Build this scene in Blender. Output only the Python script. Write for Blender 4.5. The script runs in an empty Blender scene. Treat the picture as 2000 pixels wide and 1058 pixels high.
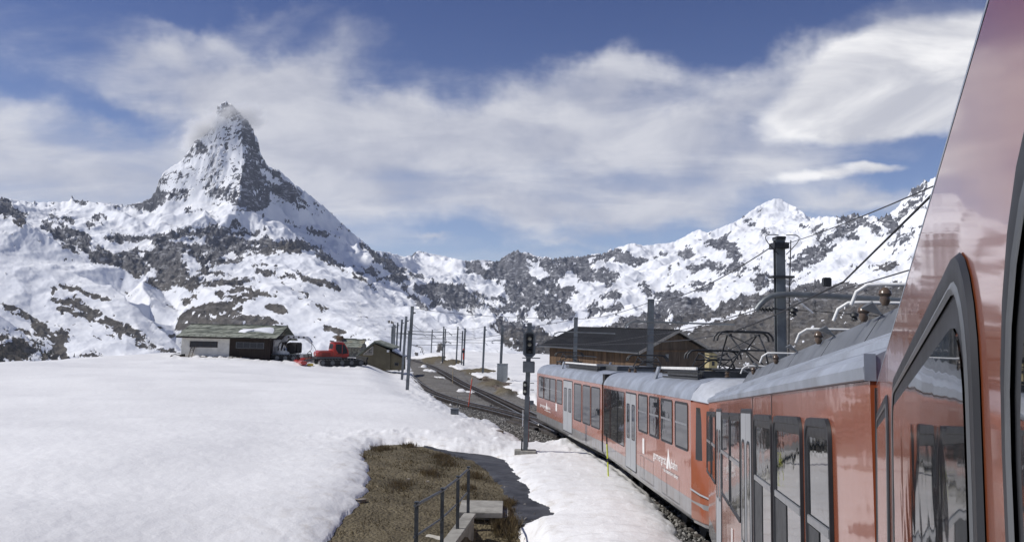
import bpy, bmesh, math, random
import numpy as np
from mathutils import Vector, Matrix
from mathutils.geometry import delaunay_2d_cdt
random.seed(3); RNG = np.random.default_rng(7)
sc = bpy.context.scene
COL = sc.collection
R = math.radians

# ---------------------------------------------------------------- camera
FPX = 1577.0                                   # focal length for a 2000 px wide frame
PITCH, ROLL = R(3.55), R(1.15)
fw = Vector((0, math.cos(PITCH), math.sin(PITCH)))
r0 = Vector((1, 0, 0)); u0 = Vector((0, -math.sin(PITCH), math.cos(PITCH)))
c_r = r0*math.cos(ROLL) + u0*math.sin(ROLL)
c_u = u0*math.cos(ROLL) - r0*math.sin(ROLL)
cam = bpy.data.cameras.new('camera'); cam.sensor_width = 36; cam.lens = 36*FPX/2000
cam.clip_start = 0.01; cam.clip_end = 60000
cam.dof.use_dof = False
cam_o = bpy.data.objects.new('camera', cam); COL.objects.link(cam_o)
m = Matrix((c_r, c_u, -fw)).transposed().to_4x4()
cam_o.matrix_world = m
sc.camera = cam_o

def pdir(px, py):
    return c_r*((px-1000)/FPX) + c_u*((529-py)/FPX) + fw
def P(px, py, Y):
    d = pdir(px, py); return d*(Y/d.y)
def proj_np(X, Y, Z):
    a = X*c_r.x+Y*c_r.y+Z*c_r.z; b = X*c_u.x+Y*c_u.y+Z*c_u.z; c = X*fw.x+Y*fw.y+Z*fw.z
    c = np.maximum(c, 1e-3)
    return 1000+FPX*a/c, 529-FPX*b/c

# ---------------------------------------------------------------- world and sun
SUN_EL, SUN_AZ = R(46), math.atan2(-1.0, -0.12)   # azimuth from +Y towards +X
sund = Vector((math.sin(SUN_AZ)*math.cos(SUN_EL), math.cos(SUN_AZ)*math.cos(SUN_EL), math.sin(SUN_EL)))
sl = bpy.data.lights.new('sun', 'SUN'); sl.energy = 3.9; sl.angle = R(0.53); sl.color = (1.0, 0.965, 0.91)
so = bpy.data.objects.new('sun', sl); COL.objects.link(so)
so.rotation_euler = sund.to_track_quat('Z', 'Y').to_euler()
world = bpy.data.worlds.new('World'); sc.world = world; world.use_nodes = True
wt = world.node_tree; wt.nodes.clear()
sc.view_settings.view_transform = 'Standard'; sc.view_settings.look = 'None'
sc.view_settings.exposure = 0.0; sc.view_settings.gamma = 1.0; sc.view_settings.use_curve_mapping = False
sc.cycles.max_bounces = 6; sc.cycles.diffuse_bounces = 3; sc.cycles.glossy_bounces = 4
sc.cycles.volume_bounces = 2; sc.cycles.caustics_reflective = False; sc.cycles.caustics_refractive = False

class NT:
    """tiny helper to write node maths"""
    def __init__(s, t): s.t = t
    def n(s, kind, **kw):
        x = s.t.nodes.new(kind)
        for k, v in kw.items():
            if k == 'ins':
                for i, val in v.items():
                    if val is None: continue
                    if isinstance(val, bpy.types.NodeSocket): s.t.links.new(val, x.inputs[i])
                    else: x.inputs[i].default_value = val
            else: setattr(x, k, v)
        return x
    def m(s, op, a, b=None, c=None, clamp=False):
        x = s.n('ShaderNodeMath', operation=op, use_clamp=clamp, ins={0: a, 1: b, 2: c}); return x.outputs[0]
    def mix(s, f, a, b, bt='MIX'):
        x = s.n('ShaderNodeMix', data_type='RGBA', blend_type=bt, ins={0: f, 6: a, 7: b}); return x.outputs[2]
    def noise(s, vec, scale, detail=4, rough=.5, dist=0., out=0):
        x = s.n('ShaderNodeTexNoise', ins={'Vector': vec, 'Scale': scale, 'Detail': detail, 'Roughness': rough, 'Distortion': dist}); return x.outputs[out]
    def ramp(s, f, a, b, c0=0., c1=1.):
        x = s.n('ShaderNodeMapRange', interpolation_type='SMOOTHSTEP', ins={0: f, 1: a, 2: b, 3: c0, 4: c1}); return x.outputs[0]

def c4(c): return (c[0], c[1], c[2], 1.0)

def build_sky():
    w = NT(wt)
    sky = w.n('ShaderNodeTexSky', sky_type='NISHITA', sun_disc=False, sun_elevation=SUN_EL, sun_rotation=SUN_AZ,
              altitude=2600, air_density=1.0, dust_density=0.6, ozone_density=2.5)
    tc = w.n('ShaderNodeTexCoord').outputs['Generated']
    sp = w.n('ShaderNodeSeparateXYZ', ins={0: tc})
    x, y, z = sp.outputs
    az = w.m('ARCTAN2', x, y); el = w.m('ARCSINE', z)
    az = w.m('MULTIPLY', az, 57.2958); el = w.m('MULTIPLY', el, 57.2958)
    # cloud coordinates: warp on the direction so wisps are not tied to the blobs
    cz = w.m('ADD', z, .22)
    cv = w.n('ShaderNodeCombineXYZ', ins={0: w.m('DIVIDE', x, cz), 1: w.m('DIVIDE', y, cz), 2: 0.0}).outputs[0]
    rot = w.n('ShaderNodeMapping', ins={0: cv}); rot.inputs['Rotation'].default_value = (0, 0, R(28)); rot.inputs['Scale'].default_value = (0.8, 1.15, 1)
    n_big = w.noise(rot.outputs[0], 1.15, 7, .60, .9)
    n_fine = w.noise(rot.outputs[0], 3.4, 8, .6, .5)
    n_puff = w.noise(w.n('ShaderNodeMapping', ins={0: tc, 3: (1, 1, 1.6)}).outputs[0], 6.5, 8, .56, .4)
    wx = w.m('MULTIPLY', w.m('SUBTRACT', w.noise(tc, 5., 5, .6), .5), 16.)
    wy = w.m('MULTIPLY', w.m('SUBTRACT', w.noise(w.n('ShaderNodeMapping', ins={0: tc, 1: (3.1, 7.7, 1.3)}).outputs[0], 6., 5, .6), .5), 8.)
    azw = w.m('ADD', az, wx); elw = w.m('ADD', el, wy)
    def blob(cx, cy, ax, ay, ang, amp, A=azw, E=elw, hard=1.0):
        # cx, cy in the measured frame of the photograph, turned once into azimuth and elevation
        d = pdir(cx, cy).normalized()
        a0 = math.degrees(math.atan2(d.x, d.y)); e0 = math.degrees(math.asin(d.z))
        k = 57.2958/FPX
        ca, sa = math.cos(R(ang)), math.sin(R(ang))
        da = w.m('SUBTRACT', A, a0); de = w.m('SUBTRACT', E, e0)
        u = w.m('DIVIDE', w.m('ADD', w.m('MULTIPLY', da, ca), w.m('MULTIPLY', de, sa)), ax*k)
        v = w.m('DIVIDE', w.m('SUBTRACT', w.m('MULTIPLY', de, ca), w.m('MULTIPLY', da, sa)), ay*k)
        q = w.m('ADD', w.m('MULTIPLY', u, u), w.m('MULTIPLY', v, v))
        return w.m('MULTIPLY', w.m('EXPONENT', w.m('MULTIPLY', q, -hard)), amp)
    tot = None
    for b in SKY_BLOBS:
        g = blob(*b); tot = g if tot is None else w.m('ADD', tot, g)
    dens = w.m('ADD', tot, w.m('MULTIPLY', w.m('SUBTRACT', n_big, .5), 1.5))
    dens = w.m('ADD', dens, w.m('MULTIPLY', w.m('SUBTRACT', n_fine, .5), .7))
    dens = w.m('ADD', dens, w.m('MULTIPLY', w.m('SUBTRACT', n_puff, .5), .95))
    cover = w.ramp(dens, -.18, 1.0, 0, .95)
    # the lens shaped cloud on the right and its companions: crisper bodies
    wx2 = w.m('ADD', az, w.m('MULTIPLY', wx, .35)); wy2 = w.m('ADD', el, w.m('MULTIPLY', wy, .4))
    tot2 = None
    for b in SKY_CRISP:
        g = blob(*b, A=wx2, E=wy2, hard=1.0); tot2 = g if tot2 is None else w.m('ADD', tot2, g)
    d2 = w.m('ADD', tot2, w.m('MULTIPLY', w.m('SUBTRACT', n_puff, .5), .8))
    d2 = w.m('ADD', d2, w.m('MULTIPLY', w.m('SUBTRACT', n_fine, .5), .35))
    cov2 = w.ramp(d2, .36, .82, 0, .96)
    # colours
    lit = w.m('ADD', w.m('MULTIPLY', n_fine, .5), w.m('MULTIPLY', n_puff, .5))
    shade = w.ramp(lit, .36, .66, 0, 1)
    cc = w.mix(shade, c4((4.5, 4.7, 5.6)), c4((7.1, 7.15, 7.6)))
    cc2 = w.mix(w.ramp(w.noise(w.n('ShaderNodeMapping', ins={0: tc, 3: (1, 1, 3.2)}).outputs[0], 4.5, 7, .55, .5), .38, .66), c4((5.6, 5.7, 6.3)), c4((10.2, 10.1, 10.1)))
    # the lower sky is paler and greyer
    bluefac = w.ramp(el, 2., 26., 0, 1)
    skyc = w.mix(1.0, sky.outputs[0], w.mix(bluefac, c4(SKY_LOW), c4(SKY_HIGH)), 'MULTIPLY')
    col = w.mix(cover, skyc, cc)
    col = w.mix(cov2, col, cc2)
    bg = w.n('ShaderNodeBackground', ins={0: col, 1: 0.1})
    out = w.n('ShaderNodeOutputWorld', ins={0: bg.outputs[0]})
# px, py (photo frame), half widths px, tilt deg, weight
SKY_BLOBS = [
 (120, 330, 420, 110, 0, .75), (380, 160, 170, 45, 6, .55), (250, 95, 120, 24, -8, .35),
 (640, 90, 170, 70, 28, .60), (500, 30, 260, 26, 24, .35), (300, 60, 200, 16, -6, .3), (560, 230, 220, 90, 0, .75), (820, 300, 320, 90, 0, .75),
 (800, 210, 220, 40, -12, .4), (1230, 130, 110, 55, 30, .75), (1080, 190, 260, 45, 14, .5),
 (1500, 160, 240, 70, 18, .6), (1250, 290, 260, 70, 0, .6), (1200, 395, 340, 34, 0, .55), (1420, 340, 160, 50, 25, .3), (950, 420, 220, 30, 0, .30),
 (640, 420, 140, 70, 0, .55), (1130, 470, 90, 10, 0, .3), (1380, 230, 160, 40, 30, .35),
 (1680, 395, 120, 22, 8, .5), (850, 493, 60, 7, 0, .6),
 (1000, 40, 420, 60, -4, -.75), (250, 20, 300, 40, 0, -.25), (160, 195, 170, 26, -4, -.55), (1480, 40, 260, 45, 10, -.55),
 (1440, 400, 90, 40, 30, -.2), (1740, 330, 100, 30, 0, -.4), (980, 480, 200, 14, 0, -.3), (700, -60, 1200, 60, 0, -.3), (1400, 480, 200, 30, 20, -.05),
 (900, -700, 1500, 260, 0, .25), (-900, 300, 500, 160, 0, .5), (2900, 200, 600, 140, 0, .45)]
SKY_CRISP = [
 (1820, 95, 190, 62, 5, 1.0), (1640, 130, 120, 48, 22, .7), (1780, 190, 210, 50, 4, .9), (1600, 240, 130, 42, 8, .72), (1840, 245, 100, 26, 0, .5),
 (1610, 338, 150, 17, 3, .72), (1700, 318, 70, 10, -4, .4), (1720, 398, 95, 15, 12, .55), (1240, 112, 40, 18, 25, .35)]
SKY_LOW, SKY_HIGH = (.95, .88, .96), (.42, .48, .76)
build_sky()

# ---------------------------------------------------------------- numpy noise
def _hash(ix, iy, seed):
    h = (ix.astype(np.int64)*374761393 + iy.astype(np.int64)*668265263 + seed*974634777) & 0xffffffff
    h = ((h ^ (h >> 13))*1274126177) & 0xffffffff
    return (h ^ (h >> 16)) & 0xffffffff
def perlin(x, y, seed=0):
    ix = np.floor(x); iy = np.floor(y); fx = (x-ix).astype(np.float32); fy = (y-iy).astype(np.float32)
    u = fx*fx*fx*(fx*(fx*6-15)+10); v = fy*fy*fy*(fy*(fy*6-15)+10)
    def g(dx, dy):
        a = _hash(ix+dx, iy+dy, seed).astype(np.float32)*(2*np.pi/4294967296.0)
        return np.cos(a)*(fx-dx)+np.sin(a)*(fy-dy)
    a = g(0, 0); b = g(1, 0); c = g(0, 1); d = g(1, 1)
    return (a+(b-a)*u+((c+(d-c)*u)-(a+(b-a)*u))*v)*1.5
def fbm(x, y, oct=5, gain=.5, lac=2.03, seed=0):
    s = 0; amp = 1; 
    for i in range(oct):
        s = s+amp*perlin(x, y, seed+i*17); x = x*lac+3.7; y = y*lac-1.9; amp *= gain
    return s
def ridged(x, y, oct=5, gain=.55, lac=2.07, seed=0):
    s = 0; amp = 1; w = 1
    for i in range(oct):
        n = 1-np.abs(perlin(x, y, seed+i*31))*1.6
        n = np.clip(n, 0, 1)**2*w; s = s+n*amp; w = np.clip(n*1.8, 0, 1); x = x*lac+1.3; y = y*lac+5.1; amp *= gain
    return s
def sstep(x, a, b):
    t = np.clip((x-a)/(b-a), 0, 1); return t*t*(3-2*t)

# ---------------------------------------------------------------- object helpers
def tag(o, label=None, cat=None, group=None, kind=None):
    if label: o['label'] = label
    if cat: o['category'] = cat
    if group: o['group'] = group
    if kind: o['kind'] = kind
    return o
def link(name, me, mat=None, parent=None, smooth=False):
    o = bpy.data.objects.new(name, me); COL.objects.link(o)
    if mat is not None: me.materials.append(mat)
    if parent is not None: o.parent = parent
    if smooth: me.shade_smooth()
    return o
def mesh_np(name, V, F, mat, parent=None, smooth=True, attrs=None):
    """V (n,3) array, F (m,k) array of equal sized faces"""
    V = np.ascontiguousarray(V, dtype=np.float32); F = np.ascontiguousarray(F, dtype=np.int32)
    me = bpy.data.meshes.new(name); k = F.shape[1]
    me.vertices.add(len(V)); me.vertices.foreach_set('co', V.ravel())
    me.loops.add(F.size); me.loops.foreach_set('vertex_index', F.ravel())
    me.polygons.add(len(F)); me.polygons.foreach_set('loop_start', np.arange(0, F.size, k, dtype=np.int32))
    me.update(calc_edges=True)
    if attrs:
        for an, av in attrs.items():
            a = me.attributes.new(an, 'FLOAT', 'POINT'); a.data.foreach_set('value', np.ascontiguousarray(av, dtype=np.float32))
    return link(name, me, mat, parent, smooth)
def empty(name, loc=(0, 0, 0), rz=0, mw=None):
    o = bpy.data.objects.new(name, None); COL.objects.link(o); o.empty_display_size = .2
    if mw is not None: o.matrix_world = mw
    else: o.location = loc; o.rotation_euler = (0, 0, rz)
    return o
def copy_tree(o, parent=None, loc=None, rz=None, **tags):
    c = o.copy(); COL.objects.link(c)
    if parent is not None: c.parent = parent
    if loc is not None: c.location = loc
    if rz is not None: c.rotation_euler = (0, 0, rz)
    for ch in list(o.children): copy_tree(ch, c)
    if tags: tag(c, **tags)
    return c

class MB:
    """collects simple shapes and links them as one mesh"""
    def __init__(s): s.v = []; s.f = []
    def add(s, vs, fs):
        b = len(s.v); s.v += [tuple(v) for v in vs]; s.f += [tuple(i+b for i in f) for f in fs]; return s
    def box(s, x0, x1, y0, y1, z0, z1, M=None):
        vs = [Vector(p) for p in ((x0,y0,z0),(x1,y0,z0),(x1,y1,z0),(x0,y1,z0),(x0,y0,z1),(x1,y0,z1),(x1,y1,z1),(x0,y1,z1))]
        if M is not None: vs = [M @ v for v in vs]
        return s.add(vs, [(0,3,2,1),(4,5,6,7),(0,1,5,4),(1,2,6,5),(2,3,7,6),(3,0,4,7)])
    def bar(s, a, b, w, h=None, up=(0,0,1)):
        a, b = Vector(a), Vector(b); h = h or w; d = (b-a).normalized(); u = Vector(up)
        if abs(d.dot(u)) > .99: u = Vector((0,1,0))
        r = d.cross(u).normalized(); u = r.cross(d)
        vs = [p+r*i*w/2+u*j*h/2 for p in (a, b) for i, j in ((-1,-1),(1,-1),(1,1),(-1,1))]
        return s.add(vs, [(0,1,2,3),(7,6,5,4),(0,4,5,1),(1,5,6,2),(2,6,7,3),(3,7,4,0)])
    def tube(s, pts, r, n=8, cap=True):
        pts = [Vector(p) for p in pts]; rr = r if isinstance(r, (list, tuple)) else [r]*len(pts)
        b = len(s.v); u = None
        for i, p in enumerate(pts):
            d = (pts[min(i+1, len(pts)-1)]-pts[max(i-1, 0)]).normalized()
            if u is None: u = d.orthogonal().normalized()
            else: u = (u-d*u.dot(d)).normalized()
            v = d.cross(u)
            for k in range(n):
                a = 2*math.pi*k/n; s.v.append(tuple(p+(u*math.cos(a)+v*math.sin(a))*rr[i]))
        for i in range(len(pts)-1):
            for k in range(n):
                a = b+i*n+k; c = b+i*n+(k+1) % n; s.f.append((a, c, c+n, a+n))
        if cap:
            s.f.append(tuple(b+k for k in range(n-1, -1, -1))); e = b+(len(pts)-1)*n; s.f.append(tuple(e+k for k in range(n)))
        return s
    def lathe(s, prof, o=(0,0,0), ax=(0,0,1), n=14):
        o, ax = Vector(o), Vector(ax).normalized()
        return s.tube([o+ax*h for h, _ in prof], [max(q, .0005) for _, q in prof], n) if False else s._lathe(prof, o, ax, n)
    def _lathe(s, prof, o, ax, n):
        u = ax.orthogonal().normalized(); v = ax.cross(u); b = len(s.v)
        for h, q in prof:
            for k in range(n):
                a = 2*math.pi*k/n; s.v.append(tuple(o+ax*h+(u*math.cos(a)+v*math.sin(a))*q))
        for i in range(len(prof)-1):
            for k in range(n):
                a = b+i*n+k; c = b+i*n+(k+1) % n; s.f.append((a, c, c+n, a+n))
        s.f.append(tuple(b+k for k in range(n-1, -1, -1))); e = b+(len(prof)-1)*n; s.f.append(tuple(e+k for k in range(n)))
        return s
    def prism(s, poly, a, b):
        """poly: list of points, extruded from offset a to b (vectors)"""
        n = len(poly); a, b = Vector(a), Vector(b)
        vs = [Vector(p)+a for p in poly]+[Vector(p)+b for p in poly]
        return s.add(vs, [tuple(range(n-1, -1, -1)), tuple(range(n, 2*n))]+[(i, (i+1) % n, n+(i+1) % n, n+i) for i in range(n)])
    def build(s, name, mat, parent=None, smooth=False, bevel=0, seg=2, M=None):
        me = bpy.data.meshes.new(name); me.from_pydata(s.v, [], s.f); me.update()
        bm = bmesh.new(); bm.from_mesh(me); bmesh.ops.recalc_face_normals(bm, faces=bm.faces[:])
        if bevel:
            es = [e for e in bm.edges if len(e.link_faces) == 2 and e.calc_face_angle(0) > R(40)]
            bmesh.ops.bevel(bm, geom=es, offset=bevel, segments=seg, affect='EDGES', clamp_overlap=True)
        if smooth:
            for f in bm.faces: f.smooth = True
            for e in bm.edges:
                if len(e.link_faces) == 2 and e.calc_face_angle(0) > R(38): e.smooth = False
        bm.to_mesh(me); bm.free()
        if M is not None: me.transform(M)
        return link(name, me, mat, parent)

def new_mat(name):
    m = bpy.data.materials.new(name); m.use_nodes = True; t = m.node_tree
    return m, NT(t), t.nodes['Principled BSDF']
def simple(name, col, rough=.6, metal=0., var=.12, scale=6., spec=.5, coat=0., bump=0., bscale=60., grime=None, coords='Object'):
    m, w, b = new_mat(name)
    tc = w.n('ShaderNodeTexCoord').outputs[coords]
    n = w.noise(tc, scale, 6, .6)
    lo = tuple(max(0, c*(1-var*2)) for c in col); hi = tuple(min(1, c*(1+var*2)) for c in col)
    cc = w.mix(w.ramp(n, .3, .7), c4(lo), c4(hi))
    if grime:
        g = w.noise(tc, grime[1], 8, .7, .6)
        cc = w.mix(w.ramp(g, .5, .75, 0, grime[2]), cc, c4(grime[0]))
    w.t.links.new(cc, b.inputs['Base Color'])
    b.inputs['Roughness'].default_value = rough; b.inputs['Metallic'].default_value = metal
    b.inputs['Specular IOR Level'].default_value = spec
    if coat: b.inputs['Coat Weight'].default_value = coat; b.inputs['Coat Roughness'].default_value = .05
    if rough > .05:
        rr = w.m('MULTIPLY_ADD', w.noise(tc, scale*2.3, 5, .6), rough*.5, rough*.75)
        w.t.links.new(rr, b.inputs['Roughness'])
    if bump:
        bp = w.n('ShaderNodeBump', ins={'Height': w.noise(tc, bscale, 5, .6), 'Strength': bump, 'Distance': .02})
        w.t.links.new(bp.outputs[0], b.inputs['Normal'])
    return m
# ================================================================ mountains
TREES = []
def build_mountains():
    # control points: px, py, distance in km
    sky = [(-350,372,8.4),(-150,380,8.4),(0,386,8.3),(21,389,8.3),(70,395,8.2),(133,393,8.1),(143,386,8.1),(150,389,8.1),(171,394.5,8.0),(196,396,8.0),(217,398,7.9),(245,401,7.8),(266,396,7.7),(287,393,7.6),
      (304.5,377,7.6),(310,351,7.6),(324,331.5,7.6),(357,312,7.6),(370,293,7.6),(383,274,7.6),(402,262,7.6),(414,240,7.6),(421,222,7.6),(425,209,7.6),(433,203,7.6),(441,197.8,7.6),(455,204,7.6),(472.5,225,7.6),(486.5,240.5,7.65),
      (504,272,7.7),(509,300,7.75),(525,326,7.8),(546,331.5,7.9),(574,359.5,8.3),(605.5,380.5,8.55),(640.5,408.5,8.8),(665,433,8.95),(693,457.5,9.1),(727,487.5,9.3),(760,492,10.5),(790,501.5,11.5),
      (804,497,12.2),(818,490,12.3),(860,498,12.5),(909,508.5,12.4),(947.5,507,12.3),(974,510,12),(990,497,11.4),(1009,487.5,11),(1028,492,11.1),(1049,500,11.2),(1073.5,503,11.3),(1115.5,501.5,11.5),
      (1147,497,11.5),(1175,495,11.4),(1191,487.5,11),(1220,479,11),(1238,475,11),(1257,479,11.1),(1276.5,477,11.2),(1315,472,11.3),(1335,463,11.3),(1352.5,451.5,11.3),(1366,448,11.3),(1380.5,453,11.3),(1405,446,11.4),(1433,434,11.5),
      (1450.5,423.5,11.6),(1475,406,11.7),(1496,394,11.8),(1520.5,386,11.8),(1541.5,399,11.7),(1566,411,11.5),(1580,425,11.1),(1601,423.5,10.2),(1632.5,422,9.2),(1655,424,8.8),(1671,415,8.5),(1683,421,8.4),(1695.5,418,8.3),
      (1716.5,423.5,8.2),(1741,413,7.9),(1765.5,388.5,7.5),(1783,367.5,7.3),(1807.5,353.5,7.1),(1900,322,6.6),(2100,290,6.2),(2400,330,6.0)]
    C = [(590,465,6.2),(650,501,6.0),(692,529,5.9),(734,564,5.7),(780,590,5.5),(832,603,5.3),(874,622,5.1),(916,634,5.0),(965,652,4.9),(1021,668,4.8),(1080,684,4.7)]
    A = [(-350,380,6.1),(-150,400,6.0),(0,424,5.95),(52,436,5.9),(80,461,5.85),(133,475,5.8),(168,505,5.7),(224,513,5.6),(268,538,5.5),(310,566,5.35)]
    A2 = [(212,566,5.0),(245,587,4.8),(294,619,4.6),(336,654,4.4),(360,680,4.3)]
    B = [(-350,545,3.2),(-100,565,3.1),(0,597,3.0),(60,635,2.95),(100,662,2.9),(140,700,2.85),(230,735,2.8)]
    isl = [(818,556,9.6),(838,557,9.5),(862,557,9.4),(883,543,9.3),(900,557,9.3),(916,568,9.25),(940,585,9.2),(985,592,9.2)]
    rib = [(1115,512,10.9),(1095,524,10.2),(1065,545,9.5),(1040,572,8.8),(1022,594,8.2),(1003,612,7.6),(985,632,7.2)]
    mor = [(940,640,6.6),(958,628,6.5),(978,613,6.4),(1000,622,6.2),(1033,638,6.0),(1062,645,5.8),(1095,662,5.6)]
    horn = [(441,197.8,7.6),(458,222,7.57),(468,250,7.5),(471,280,7.42),(477,316,7.32),(470,352,7.22),(468,380,7.12),(458,405,7.0),(455,425,6.92),(452,450,6.8)]
    hrid = [(452,450,6.8),(458,470,6.65),(500,474,6.5),(520,468,6.4),(555,466,6.3),(590,465,6.2)]
    spur = [(455,425,6.92),(430,445,6.75),(400,462,6.6),(350,478,6.45)]
    pts = [  # surfaces
      (0,405,7.4),(60,410,7.3),(100,440,6.9),(150,420,7.4),(150,455,6.7),(200,425,7.3),(250,425,7.2),(300,425,7.1),(250,455,6.8),(350,395,7.35),(400,385,7.3),(430,395,7.2),(340,430,7.0),(400,430,6.95),(330,452,6.75),
      (200,470,6.5),(300,475,6.45),(130,490,6.2),(200,505,6.1),(260,525,5.95),(330,492,6.3),(330,528,5.85),(290,545,5.8),(300,560,5.6),(320,580,5.3),(340,600,5.1),(400,490,6.2),(450,500,6.1),
      (340,340,7.5),(380,320,7.48),(420,280,7.5),(440,240,7.54),(400,360,7.38),(440,340,7.36),(450,300,7.44),(330,375,7.45),
      (500,330,7.55),(490,300,7.58),(505,380,7.4),(540,385,7.75),(580,395,8.1),(520,420,7.35),(570,430,7.65),(620,440,8.0),(660,465,8.3),(500,450,6.95),(560,450,6.95),(600,470,7.0),(640,480,7.2),(700,500,7.6),(660,505,7.0),(720,520,7.4),
      (760,525,8.5),(720,545,6.8),(760,560,6.9),(790,562,7.0),(810,585,6.9),(829,601,6.8),(780,530,8.2),(800,545,8.6),
      (480,500,5.9),(540,492,6.0),(600,490,5.9),(430,530,5.6),(380,545,5.4),(500,540,5.4),(560,530,5.5),(620,530,5.6),(660,560,5.3),(720,590,5.1),(780,615,4.9),(850,640,4.8),
      (345,640,4.6),(350,610,4.85),(365,595,4.85),(400,585,4.85),(450,578,4.9),(500,580,4.85),(545,595,4.75),(560,575,4.9),(560,612,4.55),(590,640,4.3),(640,700,3.9),(470,620,4.4),(400,640,4.3),(540,640,4.2),(400,690,4.0),(500,690,3.9),(620,590,4.8),(680,620,4.5),(620,640,4.25),
      (700,660,4.1),(780,660,4.2),(850,680,4.1),(930,670,4.5),(900,700,4.0),(760,700,3.8),(1000,700,4.2),(1060,710,4.2),
      (-150,460,5.5),(-350,440,5.6),(0,480,5.4),(60,500,5.3),(120,520,5.25),(170,545,5.15),(-150,540,5.0),(0,550,4.9),(60,570,4.8),(130,580,4.75),(200,620,4.5),(60,620,4.5),(130,640,4.35),(240,650,4.3),(300,668,4.2),(180,680,4.1),(260,690,4.05),(330,695,4.0),(-150,600,4.6),(0,605,4.45),(100,690,4.1),
      (270,560,5.2),(290,592,4.95),(320,610,4.85),(340,625,4.75),
      (-100,640,2.75),(0,660,2.7),(60,690,2.65),(-200,720,2.5),(0,740,2.5),(140,740,2.6),(-350,600,2.9),
      (850,520,11.2),(900,530,10.9),(830,540,10.2),(880,538,10.3),(940,560,10.0),(960,540,10.6),(930,575,9.6),(790,515,11.0),
      (840,600,8.2),(870,600,8.2),(905,610,8.0),(950,612,7.8),(850,575,8.9),(900,585,8.8),(940,600,8.5),(975,600,8.3),(870,625,7.0),(920,632,6.9),
      (960,530,10.9),(980,560,10.3),(991,530,10.9),(1010,560,10.3),(1015,588,9.6),(1035,560,9.9),(1045,530,10.6),(1080,515,10.9),(990,588,9.5),
      (1130,530,10.2),(1180,520,10.4),(1215,500,10.5),(1250,515,10.0),(1290,505,10.2),(1220,535,9.6),(1150,548,9.2),(1090,560,8.7),(1060,590,8.0),(1110,590,7.9),(1080,620,7.2),(1030,612,7.4),(1050,630,6.8),(1120,625,6.9),(1170,600,7.4),(1200,570,8.0),
      (1270,545,8.8),(1330,510,9.6),(1350,484,10.2),(1306,527,8.9),(1390,470,10.2),(1430,480,9.8),(1380,510,8.8),(1330,550,7.9),(1260,580,7.3),(1400,540,7.6),(1450,505,8.4),(1480,450,10.2),(1520,425,10.9),(1500,480,9.0),(1560,460,9.4),(1600,450,8.9),
      (1280,600,6.6),(1340,582,6.6),(1230,625,6.2),(1180,650,5.8),(1390,600,6.1),(1480,560,6.5),(1550,520,7.2),(1610,490,7.5),(1640,460,7.9),(1700,455,7.7),(1750,440,7.4),(1680,500,6.9),(1740,490,6.7),(1800,440,6.5),(1800,490,6.1),
      (1560,558,6.2),(1650,552,5.9),(1740,552,5.7),(1820,550,5.5),(1900,480,5.7),(1900,560,5.2),(1450,600,5.7),(1350,635,5.4),(1260,665,5.1),(1500,620,5.2),(1600,610,5.1),(1700,610,5.0),(1820,620,4.8),
      (1300,690,4.5),(1400,680,4.6),(1500,680,4.6),(1650,670,4.6),(1800,680,4.3),(1950,650,4.2),(1100,690,4.9),(1180,690,4.8),(1150,670,5.4),(1000,655,5.5),(1040,670,5.3),(2100,450,5.0),(2400,500,5.0),(2100,600,4.2),(2400,640,4.2)]
    nodes = []; cons = []
    def add(px, py, km, z=None):
        d = pdir(px, py); h = math.hypot(d.x, d.y); k = km*1000/h
        v = d*k
        if z is not None: v = Vector((v.x, v.y, z))
        nodes.append(v); return len(nodes)-1
    def line(L, back=0, drop=0):
        ids = [add(*p) for p in L]
        for a, b in zip(ids, ids[1:]): cons.append((a, b))
        if back:
            for i in ids[:]:
                v = nodes[i]; h = math.hypot(v.x, v.y); s = (h+back)/h
                nodes.append(Vector((v.x*s, v.y*s, v.z-drop)))
        return ids
    line(sky, 900, 700); line(C, 350, 230); line(A[:-1], 300, 160); line(A2, 180, 110); line(B, 350, 260)
    line(isl, 250, 60); line(rib, 220, 90); line(mor, 220, 90); line(horn[1:]); line(hrid); line(spur[1:])
    for p in pts: add(*p)
    for i in range(-14, 32):       # far back and front skirts
        px = i*100
        for km, z in ((16., -300.), (19., -500.), (2.0, -620.), (2.3, -560.)): add(px, 500, km, z)
    co = [Vector((v.x/1000, v.y/1000)) for v in nodes]
    vo, eo, fo, ovi, oei, ofi = delaunay_2d_cdt(co, cons, [], 0, 0.002)
    zz = np.zeros(len(vo)); xy = np.array([(v.x*1000, v.y*1000) for v in vo])
    for i, src in enumerate(ovi):
        if src: zz[i] = np.mean([nodes[k].z for k in src])
        else:
            dd = [(math.hypot(n.x-xy[i, 0], n.y-xy[i, 1]), n.z) for n in nodes]; dd.sort(); zz[i] = dd[0][1]*.5+dd[1][1]*.5
    # polar sheet
    pxc = np.concatenate([np.arange(-420, -40, 12.), np.arange(-40, 1830, 1.95), np.arange(1830, 2450, 14.)])
    az = np.arctan2((pxc-1000)/FPX, 1.0); NC = len(az)
    rr = 2000*np.exp(np.linspace(0, math.log(19500/2000.), 1300))
    AZ, RR = np.meshgrid(az, rr, indexing='ij')
    X = (np.sin(AZ)*RR); Y = (np.cos(AZ)*RR)
    wx = fbm(X/900, Y/900, 4, .55, seed=5)*95+fbm(X/160, Y/160, 3, .5, seed=9)*22
    wy = fbm(X/900, Y/900, 4, .55, seed=15)*95+fbm(X/160, Y/160, 3, .5, seed=19)*22
    Xw = X+wx*.45; Yw = Y+wy*.6
    Z = np.full(X.shape, -600.0)
    azw = np.arctan2(Xw, Yw)
    tri_id = np.zeros(X.shape, np.int32)
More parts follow.
